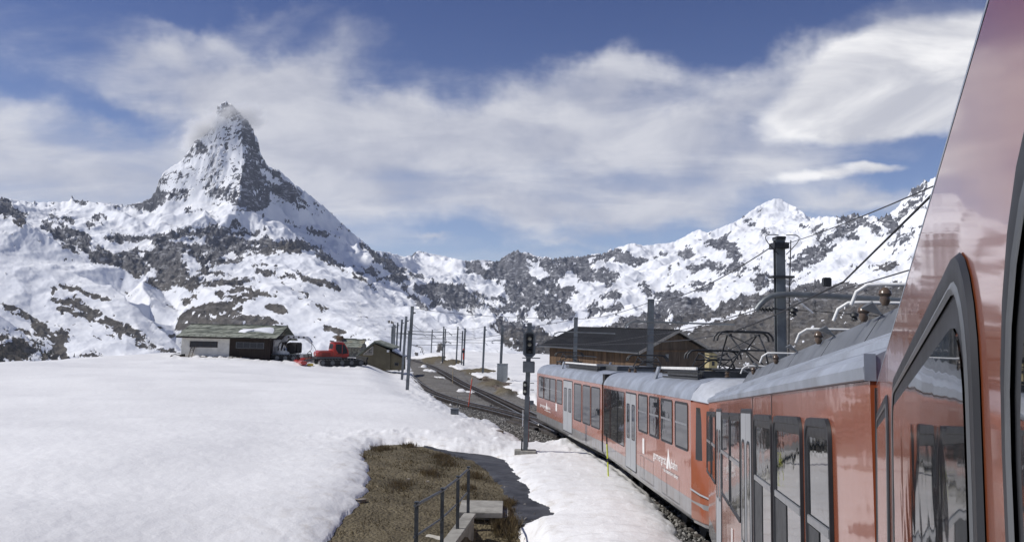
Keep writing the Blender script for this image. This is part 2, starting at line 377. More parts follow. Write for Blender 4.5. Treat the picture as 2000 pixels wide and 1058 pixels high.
    for f in fo:
        for k in range(1, len(f)-1):
            ia, ib, ic = f[0], f[k], f[k+1]
            a, b, c = xy[ia], xy[ib], xy[ic]
            ta = [math.atan2(q[0], q[1]) for q in (a, b, c)]; tr = [math.hypot(*q) for q in (a, b, c)]
            i0 = np.searchsorted(az, min(ta)-.05); i1 = np.searchsorted(az, max(ta)+.05)
            j0 = np.searchsorted(rr, min(tr)*.95-260); j1 = np.searchsorted(rr, max(tr)+260)
            if i1 <= i0 or j1 <= j0: continue
            xs = Xw[i0:i1, j0:j1]; ys = Yw[i0:i1, j0:j1]
            den = (b[1]-c[1])*(a[0]-c[0])+(c[0]-b[0])*(a[1]-c[1])
            if abs(den) < 1e-6: continue
            l1 = ((b[1]-c[1])*(xs-c[0])+(c[0]-b[0])*(ys-c[1]))/den
            l2 = ((c[1]-a[1])*(xs-c[0])+(a[0]-c[0])*(ys-c[1]))/den
            l3 = 1-l1-l2
            ok = (l1 >= -1e-6) & (l2 >= -1e-6) & (l3 >= -1e-6)
            if not ok.any(): continue
            z = l1*zz[ia]+l2*zz[ib]+l3*zz[ic]
            sub = Z[i0:i1, j0:j1]; sub[ok] = z[ok]
    # relief noise: rugged where high and far, soft on the near snow hills
    far = sstep(RR, 4300, 7000)
    rug = 1-.55*np.exp(-(((X/RR+.44)/.05)**2))      # keep the great pyramid's faces clean
    n1 = ridged(X/1100+3, Y/1100, 5, .52, seed=40)-.9
    n2 = ridged(X/330, Y/330, 5, .55, seed=60)-.9
    n3 = fbm(X/90, Y/90, 5, .6, seed=80)
    pxg, pyg = proj_np(X, Y, Z)
    swell = np.clip((RR-7000)/4000, 0, 1)
    Z = Z+n1*(26+50*far*rug)+n2*(8+22*far*rug)+n3*(3+5*far)
    # bring every column's crest to the height of the real skyline
    fine = np.arange(sky[0][0], sky[-1][0], 1.5); fy = np.interp(fine, [p[0] for p in sky], [p[1] for p in sky])
    jag = ([1.5, .6, 1.6, 1.0, 1.4, 1.2, 1.6, 1.6, .6, 1., 1., 1.6, .8, 1., 1.4, 3.2, 3.])
    jag = np.interp(fine, [0, 60, 140, 200, 300, 480, 520, 700, 740, 1000, 1100, 1190, 1300, 1450, 1560, 1700, 2000], jag)
    fy = fy+fbm(fine/7., fine*0+.5, 4, .6, seed=700)*jag*1.5
    cd = [pdir(a, b) for a, b in zip(fine, fy)]
    tel = np.interp(az, [math.atan2(d.x, d.y) for d in cd], [d.z/math.hypot(d.x, d.y) for d in cd])
    el0 = Z/RR; back = RR > 6000
    el0 = np.where(back, el0, -9); jm = np.argmax(el0, axis=1); mx = el0[np.arange(NC), jm]
    for _ in range(9):
        cor = tel-mx; cs = np.convolve(np.pad(cor, 8, 'edge'), np.ones(17)/17, 'valid'); rm = rr[jm]
        rm = np.convolve(np.pad(rm, 4, 'edge'), np.ones(9)/9, 'valid')
        wgt = np.exp(-((RR-rm[:, None])/np.where(RR < rm[:, None], 650., 1500.))**2)
        wn = np.exp(-((RR-rm[:, None])/150.)**2)
        Z = Z+(cs[:, None]*wgt+(cor-cs)[:, None]*wn)*RR
        el0 = np.where(back, Z/RR, -9); jm = np.argmax(el0, axis=1); mx = el0[np.arange(NC), jm]
    # resample each column evenly along what is seen and what is walked
    NRW = 560
    el = Z/RR
    dE = np.abs(np.diff(el, axis=1))*FPX
    run = np.maximum.accumulate(el, axis=1); vis = (el[:, 1:] >= run[:, 1:]-.004)
    cost = dE*np.where(vis, 1.0, .12)+np.diff(np.log(RR), axis=1)*90
    cost = .6*cost+.2*np.roll(cost, 1, 0)+.2*np.roll(cost, -1, 0)
    for _ in range(6): cost = .5*cost+.25*np.roll(cost, 1, 0)+.25*np.roll(cost, -1, 0)
    cum = np.concatenate([np.zeros((NC, 1)), np.cumsum(cost, axis=1)], axis=1)
    Rn = np.empty((NC, NRW)); Zn = np.empty((NC, NRW))
    for i in range(NC):
        t = np.linspace(0, cum[i, -1], NRW); Rn[i] = np.interp(t, cum[i], rr)
        Zn[i] = np.interp(Rn[i], rr, Z[i])
    AZn = az[:, None]+np.zeros((1, NRW))
    Xn = np.sin(AZn)*Rn; Yn = np.cos(AZn)*Rn
    Zn = Zn+fbm(Xn/60, Yn/60, 4, .5, seed=120)*(1.0+1.5*sstep(Rn, 4300, 7000))
    px, py = proj_np(Xn, Yn, Zn)
    # ---- where rock shows through the snow
    bias = np.full(px.shape, -.06)
    pxw = px+fbm(px/26, py/20, 4, .6, seed=200)*9; pyw = py+fbm(px/26, py/20, 4, .6, seed=230)*6
    def cap(x0, y0, x1, y1, w, v):
        nonlocal bias
        i0 = np.searchsorted(pxc, min(x0, x1)-w*3-40); i1 = np.searchsorted(pxc, max(x0, x1)+w*3+40)
        a = pxw[i0:i1]; b = pyw[i0:i1]
        dx, dy = x1-x0, y1-y0; L = dx*dx+dy*dy+1e-6
        t = np.clip(((a-x0)*dx+(b-y0)*dy)/L, 0, 1)
        d = np.hypot(a-x0-t*dx, b-y0-t*dy)/w
        g = v*np.exp(-(d**3)*.7)
        bias[i0:i1] += g
    def poly(P_, v, soft=4.):
        nonlocal bias
        Pp = np.array(P_, float); i0 = np.searchsorted(pxc, Pp[:, 0].min()-30); i1 = np.searchsorted(pxc, Pp[:, 0].max()+30)
        a = pxw[i0:i1]; b = pyw[i0:i1]; ins = np.zeros(a.shape, bool); dm = np.full(a.shape, 1e9)
        for k in range(len(Pp)):
            x0, y0 = Pp[k]; x1, y1 = Pp[(k+1) % len(Pp)]
            c = ((y0 > b) != (y1 > b)) & (a < (x1-x0)*(b-y0)/((y1-y0) or 1e-9)+x0); ins ^= c
            dx, dy = x1-x0, y1-y0; t = np.clip(((a-x0)*dx+(b-y0)*dy)/(dx*dx+dy*dy+1e-9), 0, 1)
            dm = np.minimum(dm, np.hypot(a-x0-t*dx, b-y0-t*dy))
        sd = np.where(ins, dm, -dm); bias[i0:i1] += v*sstep(sd, -soft, soft)
    for s in ROCKS: cap(*s)
    for p_, v, soft in ROCK_POLY: poly(p_, v, soft)
    bias = np.where(bias > .46, .46+(bias-.46)*.55, bias); bias = np.maximum(bias, -.7)
    gx = (np.roll(Zn, -1, 1)-np.roll(Zn, 1, 1))/np.maximum(np.roll(Rn, -1, 1)-np.roll(Rn, 1, 1), 4.)
    stp = np.clip(np.abs(gx), 0, 2.2)
    # strata lie along the slope: stretch noise sideways; on the far faces it runs down the gullies
    # beds dip to the right on the left hills, to the left on the right hand massif; steep gullies in the middle
    lw = fbm(px/60., py/40., 3, .5, seed=290)*8
    wsum = 0; na = 0; nb = 0; Vv0 = py-px*.12
    for q, (deg, c0, c1) in enumerate(((20, -900, 330), (-6, 330, 545), (32, 545, 900), (62, 900, 1045), (-38, 1045, 1230), (-27, 1230, 3000))):
        wt_ = sstep(px, c0-45, c0+45)*(1-sstep(px, c1-45, c1+45)); t_ = R(deg)
        U = px*math.cos(t_)+py*math.sin(t_); Vv = py*math.cos(t_)-px*math.sin(t_)+lw
        na = na+wt_*fbm(U/30., Vv/9.5, 5, .56, seed=300+q); nb = nb+wt_*(1.1-2.0*np.abs(fbm(U/19., Vv/6., 4, .5, seed=330+q))); wsum = wsum+wt_
    na = na/np.maximum(wsum, .5); nb = nb/np.maximum(wsum, .5)
    nc = fbm(px/75., py/42., 3, .5, seed=350)
    Rk = bias+.46*na+.16*(nb-.55)+.22*nc+(stp-.75)*.14+.10*fbm(px/9.+lw*.1, (Vv0+lw)/3.2, 3, .6, seed=360)
    inE = sstep(px, 295, 330)*(1-sstep(px, 468, 480))*sstep(Rn, 6950, 7150)*(1-sstep(py, 385, 412))
    nE = fbm((px*.94-py*.34)/13., (px*.34+py*.94)/2.9, 4, .62, seed=380)
    nE2 = fbm((px*.94-py*.34)/60., (px*.34+py*.94)/13., 3, .5, seed=390)
    Rk = Rk*(1-.45*inE)+inE*(.55*nE+.12*nE2+.09)
    inN = sstep(px, 468, 482)*(1-sstep(px, 640, 700))*sstep(Rn, 7000, 7300)
    Rk = Rk+inN*.34*fbm((px+py*.45)/6., (py-px*.6)/30., 4, .6, seed=395)
    rock = sstep(Rk, .27, .43)
    Zn = Zn+rock*(ridged(Xn/75, Yn/75, 4, .6, seed=400)-.9)*(7+16*sstep(Rn, 4300, 7000))
    near = 1-sstep(Rn, 4800, 7000)
    brown = near*1.0
    brown = np.clip(brown+.7*np.exp(-((px-555)/45)**2-((py-478)/14)**2), 0, 1)
    sel = np.argwhere((px > -10) & (px < 165) & (Rn < 3350) & (py > 655-.0*px) & (py < 715))
    pick = RNG.permutation(len(sel))[:130]; TREES.extend([(Xn[tuple(sel[i])], Yn[tuple(sel[i])], Zn[tuple(sel[i])]) for i in pick])
    V = np.stack([Xn, Yn, Zn], -1).reshape(-1, 3)
    idx = np.arange(NC*NRW).reshape(NC, NRW)
    F = np.stack([idx[:-1, :-1], idx[1:, :-1], idx[1:, 1:], idx[:-1, 1:]], -1)
    # ---- split the one relief into its mountains
    cx = (px[:-1, :-1]+px[1:, 1:])/2; cr = (Rn[:-1, :-1]+Rn[1:, 1:])/2
    mid = np.full(cx.shape, 4)
    mid = np.where((cr > 6700) & (cx < 300), 5, mid)
    mid = np.where((cr > 6150) & (cx >= 300) & (cx < 728), 0, mid)
    mid = np.where((cr > 6000) & (cx >= 728) & (cx < 1130), 1, mid)
    mid = np.where((cr > 6000) & (cx >= 1130), 2, mid)
    mid = np.where((cr <= 6000) & (cx >= 1040), 3, mid)
    mid = np.where((cr <= 6700) & (cx < 325), 6, mid)
    mid = np.where((cr <= 3500) & (cx < 300), 7, mid)
    m, w, b = new_mat('mountain_snow_and_rock')
    at = lambda n: w.n('ShaderNodeAttribute', attribute_name=n).outputs['Fac']
    geo = w.n('ShaderNodeNewGeometry').outputs['Position']
    nse = w.noise(w.n('ShaderNodeMapping', ins={0: geo, 3: (1, 1, 3.0)}).outputs[0], .009, 9, .74)
    rk = w.m('ADD', at('rock'), w.m('MULTIPLY', w.m('SUBTRACT', nse, .5), .75))
    rk = w.ramp(rk, .42, .60)
    ledge = w.ramp(w.noise(w.n('ShaderNodeMapping', ins={0: geo, 3: (1, 1, 3.4)}).outputs[0], .012, 9, .7), .54, .60, 0, 1)
    rk = w.m('MULTIPLY', rk, w.m('SUBTRACT', 1.0, w.m('MULTIPLY', ledge, w.m('MULTIPLY_ADD', at('brown'), -.32, .40))))
    tone = w.noise(geo, .006, 7, .65); fine = w.noise(geo, .035, 6, .7)
    tn = w.ramp(w.m('ADD', w.m('MULTIPLY', tone, .55), w.m('MULTIPLY', fine, .45)), .34, .66)
    grey = w.mix(tn, c4((.045, .048, .060)), c4((.15, .152, .168)))
    brn = w.mix(tn, c4((.050, .045, .040)), c4((.13, .117, .10)))
    rc = w.mix(at('brown'), grey, brn)
    snow = w.mix(w.ramp(w.noise(geo, .004, 5, .6), .35, .7), c4((.72, .74, .78)), c4((.86, .87, .88)))
    w.t.links.new(w.mix(rk, snow, rc), b.inputs['Base Color'])
    b.inputs['Roughness'].default_value = .85; b.inputs['Specular IOR Level'].default_value = .15
    bp = w.n('ShaderNodeBump', ins={'Height': w.noise(geo, .03, 8, .72), 'Strength': 1.0, 'Distance': w.m('MULTIPLY_ADD', rk, 9., .5)})
    w.t.links.new(bp.outputs[0], b.inputs['Normal'])
    names = {0: ('mountain', 'steep pyramid peak with a small cloud around its summit'), 1: ('mountain', 'low snowy saddle with glacier and dark pointed rock face in the middle distance'),
             2: ('mountain', 'white pointed peak and jagged ridge above the dark roofed barn'), 3: ('hillside', 'bare brown grey hillside behind the barn and the catenary mast'),
             4: ('hillside', 'snowy hill with brown rock patches behind the red snow groomer'), 5: ('mountain', 'snow ridge with small rock tooth at the far left skyline'),
             6: ('hillside', 'smooth white ski slope with dark outcrops left of the hut'), 7: ('hillside', 'nearest steep slope with dark scrub at the left edge')}
    for k, (nm, lb) in names.items():
        f = F[mid == k]
        if not len(f): continue
        used, inv = np.unique(f, return_inverse=True)
        o = mesh_np(nm, V[used], inv.reshape(-1, 4), m, attrs={'rock': rock.ravel()[used], 'brown': brown.ravel()[used]})
        tag(o, lb, kind='structure')
    return

ROCKS = [
 # pyramid
 (425,212,455,210,10,.9),(440,222,472,228,10,.9),(478,240,480,250,8,.6),(382,271,393,293,8,.9),(386,287,359,314,9,.95),(304,373,291,407,10,1.),(318,380,359,380,9,.95),(289,398,318,398,9,.9),(250,402,284,398,4,.8),
 (420,377,454,386,9,.9),(454,373,470,391,10,.9),(409,366,431,371,5,.7),(366,411,391,411,5,1.),(409,316,429,314,4,.8),(512,332,545,357,6,-.75),(310,352,340,352,8,.25),
 (400,330,455,350,22,.10),(360,330,430,300,34,-.16),(370,420,300,425,25,-.6),(380,395,400,392,12,-.5),
 (530,410,640,440,14,-.35),(640,408,700,458,4,.45),(600,400,680,455,10,.1),(560,430,640,455,5,.5),(600,450,640,462,4,.5),(640,470,700,490,10,-.2),(600,480,650,512,5,.8),(650,512,700,545,5,.7),
 (400,450,470,465,13,.9),(330,470,520,482,10,.8),(520,482,590,478,12,1.2),(302,463,400,452,8,.9),(318,486,400,486,10,1.),(410,492,470,488,8,.8),(345,471,395,470,5,-1.),(206,465,302,468,8,.75),(470,440,520,475,12,.35),
 # left skyline
 (0,395,35,425,13,1.1),(103,419,139,434,8,1.),(88,440,121,460,10,.95),(121,450,172,468,9,.9),(184,428,200,424,6,.8),(170,438,180,440,6,.8),(140,388,160,392,6,.8),(60,398,120,396,4,.5),(218,398,250,404,4,.7),
 (130,474,194,498,13,1.),(194,498,248,510,14,1.05),(260,507,339,508,20,1.1),(250,524,272,530,8,.9),
 (118,558,209,583,5,1.),(130,586,230,637,12,.9),(103,574,130,607,9,.5),(242,640,278,658,9,.9),(275,674,296,677,5,.9),(79,643,128,655,11,1.),(115,660,118,680,11,1.),(306,684,340,682,3,.9),(163,695,194,692,3,.9),(9,596,63,620,7,.75),(63,620,70,632,6,.6),
 (40,690,0,690,16,1.2),(0,660,120,700,14,.55),(40,640,120,690,8,.35),(60,560,60,500,60,-.15),(200,540,150,530,40,-.2),
 # middle hill
 (300,549,363,522,10,.7),(318,558,400,537,12,.7),(400,520,440,545,12,.45),(372,560,430,550,9,.55),(390,505,440,510,8,.6),(450,515,480,500,8,.5),(455,545,500,560,9,.5),(500,520,560,545,10,.45),(560,535,620,550,7,.7),(620,550,655,562,6,.7),(560,570,600,575,7,.5),(600,590,640,600,5,.4),
 (440,590,500,575,7,.75),(500,568,540,580,5,.6),(530,598,553,602,8,1.),(420,575,470,565,7,.6),(380,575,360,590,7,.7),(640,640,665,646,6,1.),(655,655,668,665,4,.8),(610,655,625,660,4,.5),(540,635,560,640,5,.6),(690,615,710,620,4,.6),(745,625,760,630,4,.5),(680,655,720,665,5,.4),(780,660,830,690,8,.45),(850,690,880,660,8,.35),
 (640,560,800,650,30,-.2),(580,620,640,690,22,-.25),
 # centre
 (700,529,737,533,6,1.),(700,543,735,566,3.5,1.),(740,544,752,546,4,.7),(767,541,783,549,7,.9),(789,562,829,601,5,1.),(756,506,787,543,10,.8),(791,541,829,539,6,1.),(710,477,752,514,6,.8),(735,505,760,520,7,.4),
 (804,497,825,493,3,.7),(885,510,900,512,4,.7),(908,527,958,529,6,1.),(908,514,966,514,6,.6),(830,520,890,545,16,-.9),(825,512,900,518,10,-.8),(930,545,965,575,9,-.6),(860,515,900,530,10,-.5),(1195,520,1225,520,8,-.5),(1350,470,1390,500,8,-.3),(910,545,960,558,9,-.8),
 (816,560,829,572,6,1.),(837,556,866,558,7,1.),(883,546,883,556,6,1.),(872,560,900,558,10,.9),(837,570,925,587,11,1.1),(918,570,985,589,5,.9),(841,593,858,593,4,.9),(870,595,918,603,8,.9),
 (974,522,960,539,10,1.),(991,512,991,543,14,1.),(1008,502,1012,585,19,1.15),(1022,522,1041,560,13,.9),(1043,502,1085,528,12,.6),(1095,522,1033,585,8,1.),(1033,585,1022,618,9,.8),(1053,585,1070,618,12,1.),(981,605,1001,603,6,1.),(954,599,974,608,4,1.),(1080,605,1100,605,8,.9),(1045,575,1025,600,5,-.3),
 # right massif
 (1080,508,1176,503,8,.8),(1080,542,1112,518,8,.9),(1129,523,1188,542,10,.95),(1141,542,1215,537,9,.95),(1190,491,1218,503,9,.9),(1218,505,1252,518,9,1.),(1252,508,1284,508,5,.9),(1299,498,1345,496,6,1.),(1350,483,1306,527,7,1.),(1392,471,1429,481,11,1.),(1434,503,1451,508,11,1.),
 (1350,520,1387,518,6,.8),(1400,528,1480,525,8,.5),(1252,557,1267,572,8,1.),(1291,579,1326,577,9,1.),(1358,562,1392,555,6,.9),(1183,577,1203,577,9,.9),(1149,611,1208,599,9,.8),(1080,557,1105,582,9,.9),(1112,565,1122,567,6,.9),(1080,592,1105,614,12,1.),(1120,590,1160,600,10,.4),
 (1220,540,1330,505,12,-.9),(1555,515,1610,485,14,1.),(1636,451,1664,462,11,.9),(1643,423,1667,441,8,.9),(1674,420,1709,451,9,1.),(1727,423,1748,444,11,.9),(1769,420,1797,367,13,.55),(1667,521,1748,518,8,.65),(1482,546,1510,546,8,.7),(1450,427,1496,451,8,.5),(1515,405,1535,440,18,-.5),(1600,530,1720,500,12,-.5),
 (1340,500,1480,500,30,.14),(1560,440,1620,450,12,.3),(1480,560,1560,545,5,.5),(1600,455,1640,480,10,.2),(1750,470,1800,450,12,.3),
 (1332,640,1440,616,5,-1.6),(1440,616,1480,600,4,-1.2),(1325,642,1372,626,3,-1.2),(1305,600,1305,630,2.5,-1.2),(1400,575,1390,600,7,-1.),(1560,575,1545,590,2,-1.),
]
ROCK_POLY = [
 ([(467,250),(490,248),(507,287),(507,302),(520,321),(543,333),(604,402),(560,392),(545,384),(530,370),(530,405),(500,412),(477,402),(468,352),(477,316)], .85, 4),
 ([(1178,641),(1218,618),(1252,611),(1277,606),(1284,592),(1301,587),(1340,579),(1370,582),(1390,601),(1424,587),(1480,570),(1520,566),(1545,562),(1597,548),(1650,555),(1737,555),(1850,548),(2100,520),(2500,520),(2500,760),(1100,760),(1100,690)], 1.3, 4),
 ([(958,630),(979,614),(991,624),(1012,624),(1033,639),(1058,639),(1095,660),(1120,690),(1050,700),(1000,680),(965,652)], 1.1, 4),
 ([(345,640),(352,612),(385,598),(420,588),(450,590),(470,600),(478,612),(520,618),(545,632),(520,640),(345,645)], 1.2, 4),
]
build_mountains()

def build_trees():
    mb = MB(); rg = random.Random(21)
    for x, y, z in TREES:
        h = rg.uniform(6, 13); r = h*rg.uniform(.16, .24)
        for k in range(3):
            z0 = z+h*(.08+.27*k); rr = r*(1-.26*k); b = len(mb.v)
            for j in range(7):
                a = j*.9+rg.random(); q = rr*rg.uniform(.6, 1.15); mb.v.append((x+q*math.cos(a), y+q*math.sin(a), z0+rg.uniform(-.3, .3)))
            mb.v.append((x, y, z0+h*.45))
            for j in range(7): mb.f.append((b+j, b+(j+1) % 7, b+7))
    tag(mb.build('conifers', simple('dark_conifer', (.030, .036, .028), rough=.9, var=.2, scale=.1)), 'scattered dark conifers on the nearest slope at far left', kind='stuff')
build_trees()
# ================================================================ the plateau: ground, snow, ballast, path
TRK_Y = [-30, -8, -.6, 2.5, 8.5, 14.2, 16.3, 22, 27.9, 34.5, 41.1, 50, 62.5, 86.5, 124, 178, 225]
TRK_X = [-20, -3.2, 1.22, 2.5, 3.95, 4.82, 4.98, 4.9, 4.43, 3.7, 2.62, 1.35, -.4, -3.9, -9.9, -20., -32]
LFT_Y = [34.5, 41.1, 47, 54, 60, 73, 90, 109, 135, 166, 215]
LFT_X = [3.7, 2.60, 1.3, -.85, -3.0, -6.6, -9.9, -13.2, -17.9, -23.6, -35]
RZ_Y = [-30, 0, 3, 14.4, 16.25, 27.8, 40.9, 70, 100, 125, 178, 214, 400]
RZ_Z = [1.2, -2.55, -3.05, -4.15, -4.3, -4.92, -5.39, -6.5, -7.6, -8.1, -9.2, -10., -14]
def smooth_curve(ys, xs, q):
    # Catmull-Rom through the knots
    ys = np.array(ys, float); xs = np.array(xs, float); q = np.asarray(q, float)
    m = np.gradient(xs, ys); i = np.clip(np.searchsorted(ys, q)-1, 0, len(ys)-2)
    h = ys[i+1]-ys[i]; t = np.clip((q-ys[i])/h, -.5, 1.5)
    return ((2*t**3-3*t**2+1)*xs[i]+(t**3-2*t**2+t)*h*m[i]+(-2*t**3+3*t**2)*xs[i+1]+(t**3-t**2)*h*m[i+1])
def zrail(q): return smooth_curve(RZ_Y, RZ_Z, q)
def path_pts(ys, xs, y0, y1, step, dx=0., dz=0.):
    q = np.arange(y0, y1, .1); x = smooth_curve(ys, xs, q); z = zrail(q)
    tx = np.gradient(x, q); L = np.sqrt(1+tx**2); nx = 1/L; ny = -tx/L
    px, py, pz = x+nx*dx, q+ny*dx, z+dz
    s = np.concatenate([[0], np.cumsum(np.sqrt(np.diff(px)**2+np.diff(py)**2+np.diff(pz)**2))])
    n = max(2, int(s[-1]/step)); t = np.linspace(0, s[-1], n+1)
    return np.stack([np.interp(t, s, px), np.interp(t, s, py), np.interp(t, s, pz)], -1)
_tl = path_pts(TRK_Y, TRK_X, -30, 225, 1.0); _ll = path_pts(LFT_Y, LFT_X, 41, 215, 1.0)
_tr_all = np.concatenate([_tl, _ll])
def track_dist(X, Y):
    """distance to the nearest track centre line, signed side for the main track, rail height there"""
    sh = X.shape; x = X.ravel(); y = Y.ravel(); best = np.full(x.shape, 1e9); zb = np.zeros(x.shape)
    sel = np.hypot(x, y) < 330
    xs, ys = x[sel], y[sel]; bs = np.full(xs.shape, 1e9); zs = np.zeros(xs.shape)
    for p in _tr_all[::1]:
        d = (xs-p[0])**2+(ys-p[1])**2; k = d < bs; bs[k] = d[k]; zs[k] = p[2]
    best[sel] = np.sqrt(bs); zb[sel] = zs
    return best.reshape(sh), zb.reshape(sh)
def zfield(X, Y):
    zl = np.interp(Y, [-60, 0, 15, 30, 60, 105, 150, 215, 300], [-4.2, -4.3, -4.45, -4.85, -5.5, -5.95, -6.6, -8.6, -12])
    zr = np.interp(Y, [-60, 0, 15, 40, 75, 105, 150, 215, 300], [-2.5, -3.6, -4.9, -6.0, -7.1, -8.0, -8.6, -8.75, -11])
    xt = np.where(Y > 45, np.interp(Y, LFT_Y, LFT_X), np.interp(Y, TRK_Y, TRK_X)); k = sstep(X-xt, np.where(Y > 60, -4.5, -9.), 6.)
    z = zl*(1-k)+zr*k
    z = z-.8*sstep(X-xt, -27., -4.)*(1-sstep(X-xt, -3, 2))*sstep(Y, 50, 95)
    # the open field on the left is a broad shallow swell
    z = z+.25*fbm(X/38., Y/30., 3, .5, seed=500)*sstep(np.abs(X-xt), 5, 18)
    t = np.where(Y > 1, X/np.maximum(Y, 1), np.sign(X)*9)
    yc = np.interp(t, [-9, -.9, -.634, -.507, -.41, -.33, -.2, -.13, -.05, 0, .3, 9], [60, 66, 76, 98, 120, 124, 132, 185, 214, 214, 150, 90])
    r = np.hypot(X, Y); over = np.maximum(np.where(Y > 1, Y, r)-yc, 0)
    z = z-np.where(over < 60, over**2/60.*.16, over*.32-9.6)
    return np.maximum(z, -640.)
def zground(X, Y):
    X = np.asarray(X, float); Y = np.asarray(Y, float)
    zf = zfield(X, Y); d, zr = track_dist(X, Y)
    zb = zr-.22+.13*sstep(d, 1.0, 1.35)
    k = sstep(d, 1.9, 6.5); z = zb*(1-k)+zf*k
    # bank with the steps, dropping towards the viewer on its left side
    z = z-.5*np.exp(-((X+5.0)/2.2)**2-((Y-12)/4.0)**2)
    z = z-.45*sstep(X+.35+.15*(18.6-Y)*0, -.55, -.35)*(1-sstep(X, .2, .9))*sstep(Y, 9, 11)*(1-sstep(Y, 18.4, 19.2))
    z = z+.22*np.exp(-((X+4.2)/2.6)**2-((Y-25)/5.0)**2)
    return z
def hit(px, py):
    """where the line of sight through a point of the photograph meets the ground"""
    d = pdir(px, py); d = d/d.y
    ys = np.exp(np.linspace(math.log(3.), math.log(330.), 700)); g = zground(d.x*ys, ys)-d.z*ys
    k = np.argmax(g > 0) if (g > 0).any() else len(ys)-1
    if k > 0:
        a, b = g[k-1], g[k]; t = -a/(b-a+1e-9); y = ys[k-1]+(ys[k]-ys[k-1])*t
    else: y = ys[0]
    return (d.x*y, y, d.z*y)
def zg1(x, y): return float(zground(np.array([x]), np.array([y]))[0])

BANK_PX = [(560,1120),(640,1058),(668,1020),(700,985),(722,942),(719,915),(705,884),(722,874),(745,869),(800,867),(845,874),(880,884),(925,888),(962,893),(985,900),(1003,925),(1020,945),(1035,975),(1048,985),(1075,993),(1083,1008),(1066,1018),(1032,1028),(1020,1040),(1024,1062),(1030,1120)]
TRACK_L = [(796,700),(801,722),(812,742),(830,762),(858,786),(886,800),(908,812),(925,824),(962,830),(985,845),(1006,856),(1022,872),(1058,872),(1085,868),(1125,872),(1165,882),(1200,905),(1235,935),(1265,965),(1290,998),(1322,1040),(1340,1075)]
TRACK_R = [(1052,792),(1010,772),(992,762),(965,744),(945,742),(915,728),(880,716),(840,704),(826,700)]
def poly_from_px(L): return [hit(a, b)[:2] for a, b in L]
bank_xy = poly_from_px(BANK_PX[1:-1]); bank_xy = bank_xy+[(bank_xy[-1][0]+.5, 8.), (bank_xy[0][0]-.8, 8.)]
tl_xy = poly_from_px(TRACK_L); tr_xy = poly_from_px(TRACK_R)
track_xy = tl_xy+[(2.4, 11), (.6, 6), (-1.5, 0), (-12, -12), (-20, -30), (10, -30), (9, 5), (9.2, 18), (8.8, 30), (7.5, 42)]+tr_xy
pale_patch = [poly_from_px([(968,892),(976,886),(984,888),(980,896)])]
def poly_sd(X, Y, poly):
    Pp = np.array(poly, float); ins = np.zeros(X.shape, bool); dm = np.full(X.shape, 1e9)
    for k in range(len(Pp)):
        x0, y0 = Pp[k]; x1, y1 = Pp[(k+1) % len(Pp)]
        c = ((y0 > Y) != (y1 > Y)) & (X < (x1-x0)*(Y-y0)/((y1-y0) or 1e-9)+x0); ins ^= c
        dx, dy = x1-x0, y1-y0; t = np.clip(((X-x0)*dx+(Y-y0)*dy)/(dx*dx+dy*dy+1e-9), 0, 1)
        dm = np.minimum(dm, np.hypot(X-x0-t*dx, Y-y0-t*dy))
    return np.where(ins, dm, -dm)
def bare(X, Y):
    """positive inside bare ground, in metres from the snow's edge"""
    sd = np.full(X.shape, -1e3); s = (np.hypot(X, Y) < 260)
    x, y = X[s], Y[s]
    jx = fbm(x/1.1, y/1.1, 4, .6, seed=610)*.11*np.clip(y/22, .6, 2.5); jy = fbm(x/1.1, y/1.1, 4, .6, seed=620)*.14*np.clip(y/22, .6, 2.5)
    v = np.maximum(poly_sd(x+jx, y+jy, bank_xy), poly_sd(x+jx, y+jy, track_xy))
    # islands of earth and rocks to the right of the tracks
    for cx, cy, rx, ry in EARTH:
        q = 1-np.sqrt(((x+jx*4-cx)/rx)**2+((y+jy*3-cy)/ry)**2); v = np.maximum(v, q*min(rx, ry))
    for cx, cy, rx, ry in SNOWI:
        q = 1-np.sqrt(((x+jx*5-cx)/rx)**2+((y+jy*4-cy)/ry)**2); v = np.minimum(v, np.where(q > -1, -q*min(rx, ry), 9))
    v = np.maximum(v, -8+0*v)
    sd[s] = v; return sd
EARTH = []
for a, b, wpx, ryk in ((845, 703, 26, 14), (880, 706, 22, 10), (935, 722, 40, 9), (962, 748, 30, 7), (985, 765, 22, 5), (1000, 690, 2, 1)):
    h = hit(a, b+3); EARTH.append((h[0], h[1], wpx*h[1]/FPX, ryk))

SNOWI = []
for a, b, wpx, ryk in ((826, 716, 12, 2.2), (843, 724, 14, 2.0), (911, 764, 10, 1.2), (858, 737, 6, 1.2), (895, 793, 6, .6)):
    h = hit(a, b); SNOWI.append((h[0], h[1], wpx*h[1]/FPX, ryk))

def polar(azs, rs):
    A, Rr = np.meshgrid(azs, rs, indexing='ij'); return np.sin(A)*Rr, np.cos(A)*Rr
def grid_faces(nc, nr):
    i = np.arange(nc*nr).reshape(nc, nr); return np.stack([i[:-1, :-1], i[1:, :-1], i[1:, 1:], i[:-1, 1:]], -1)

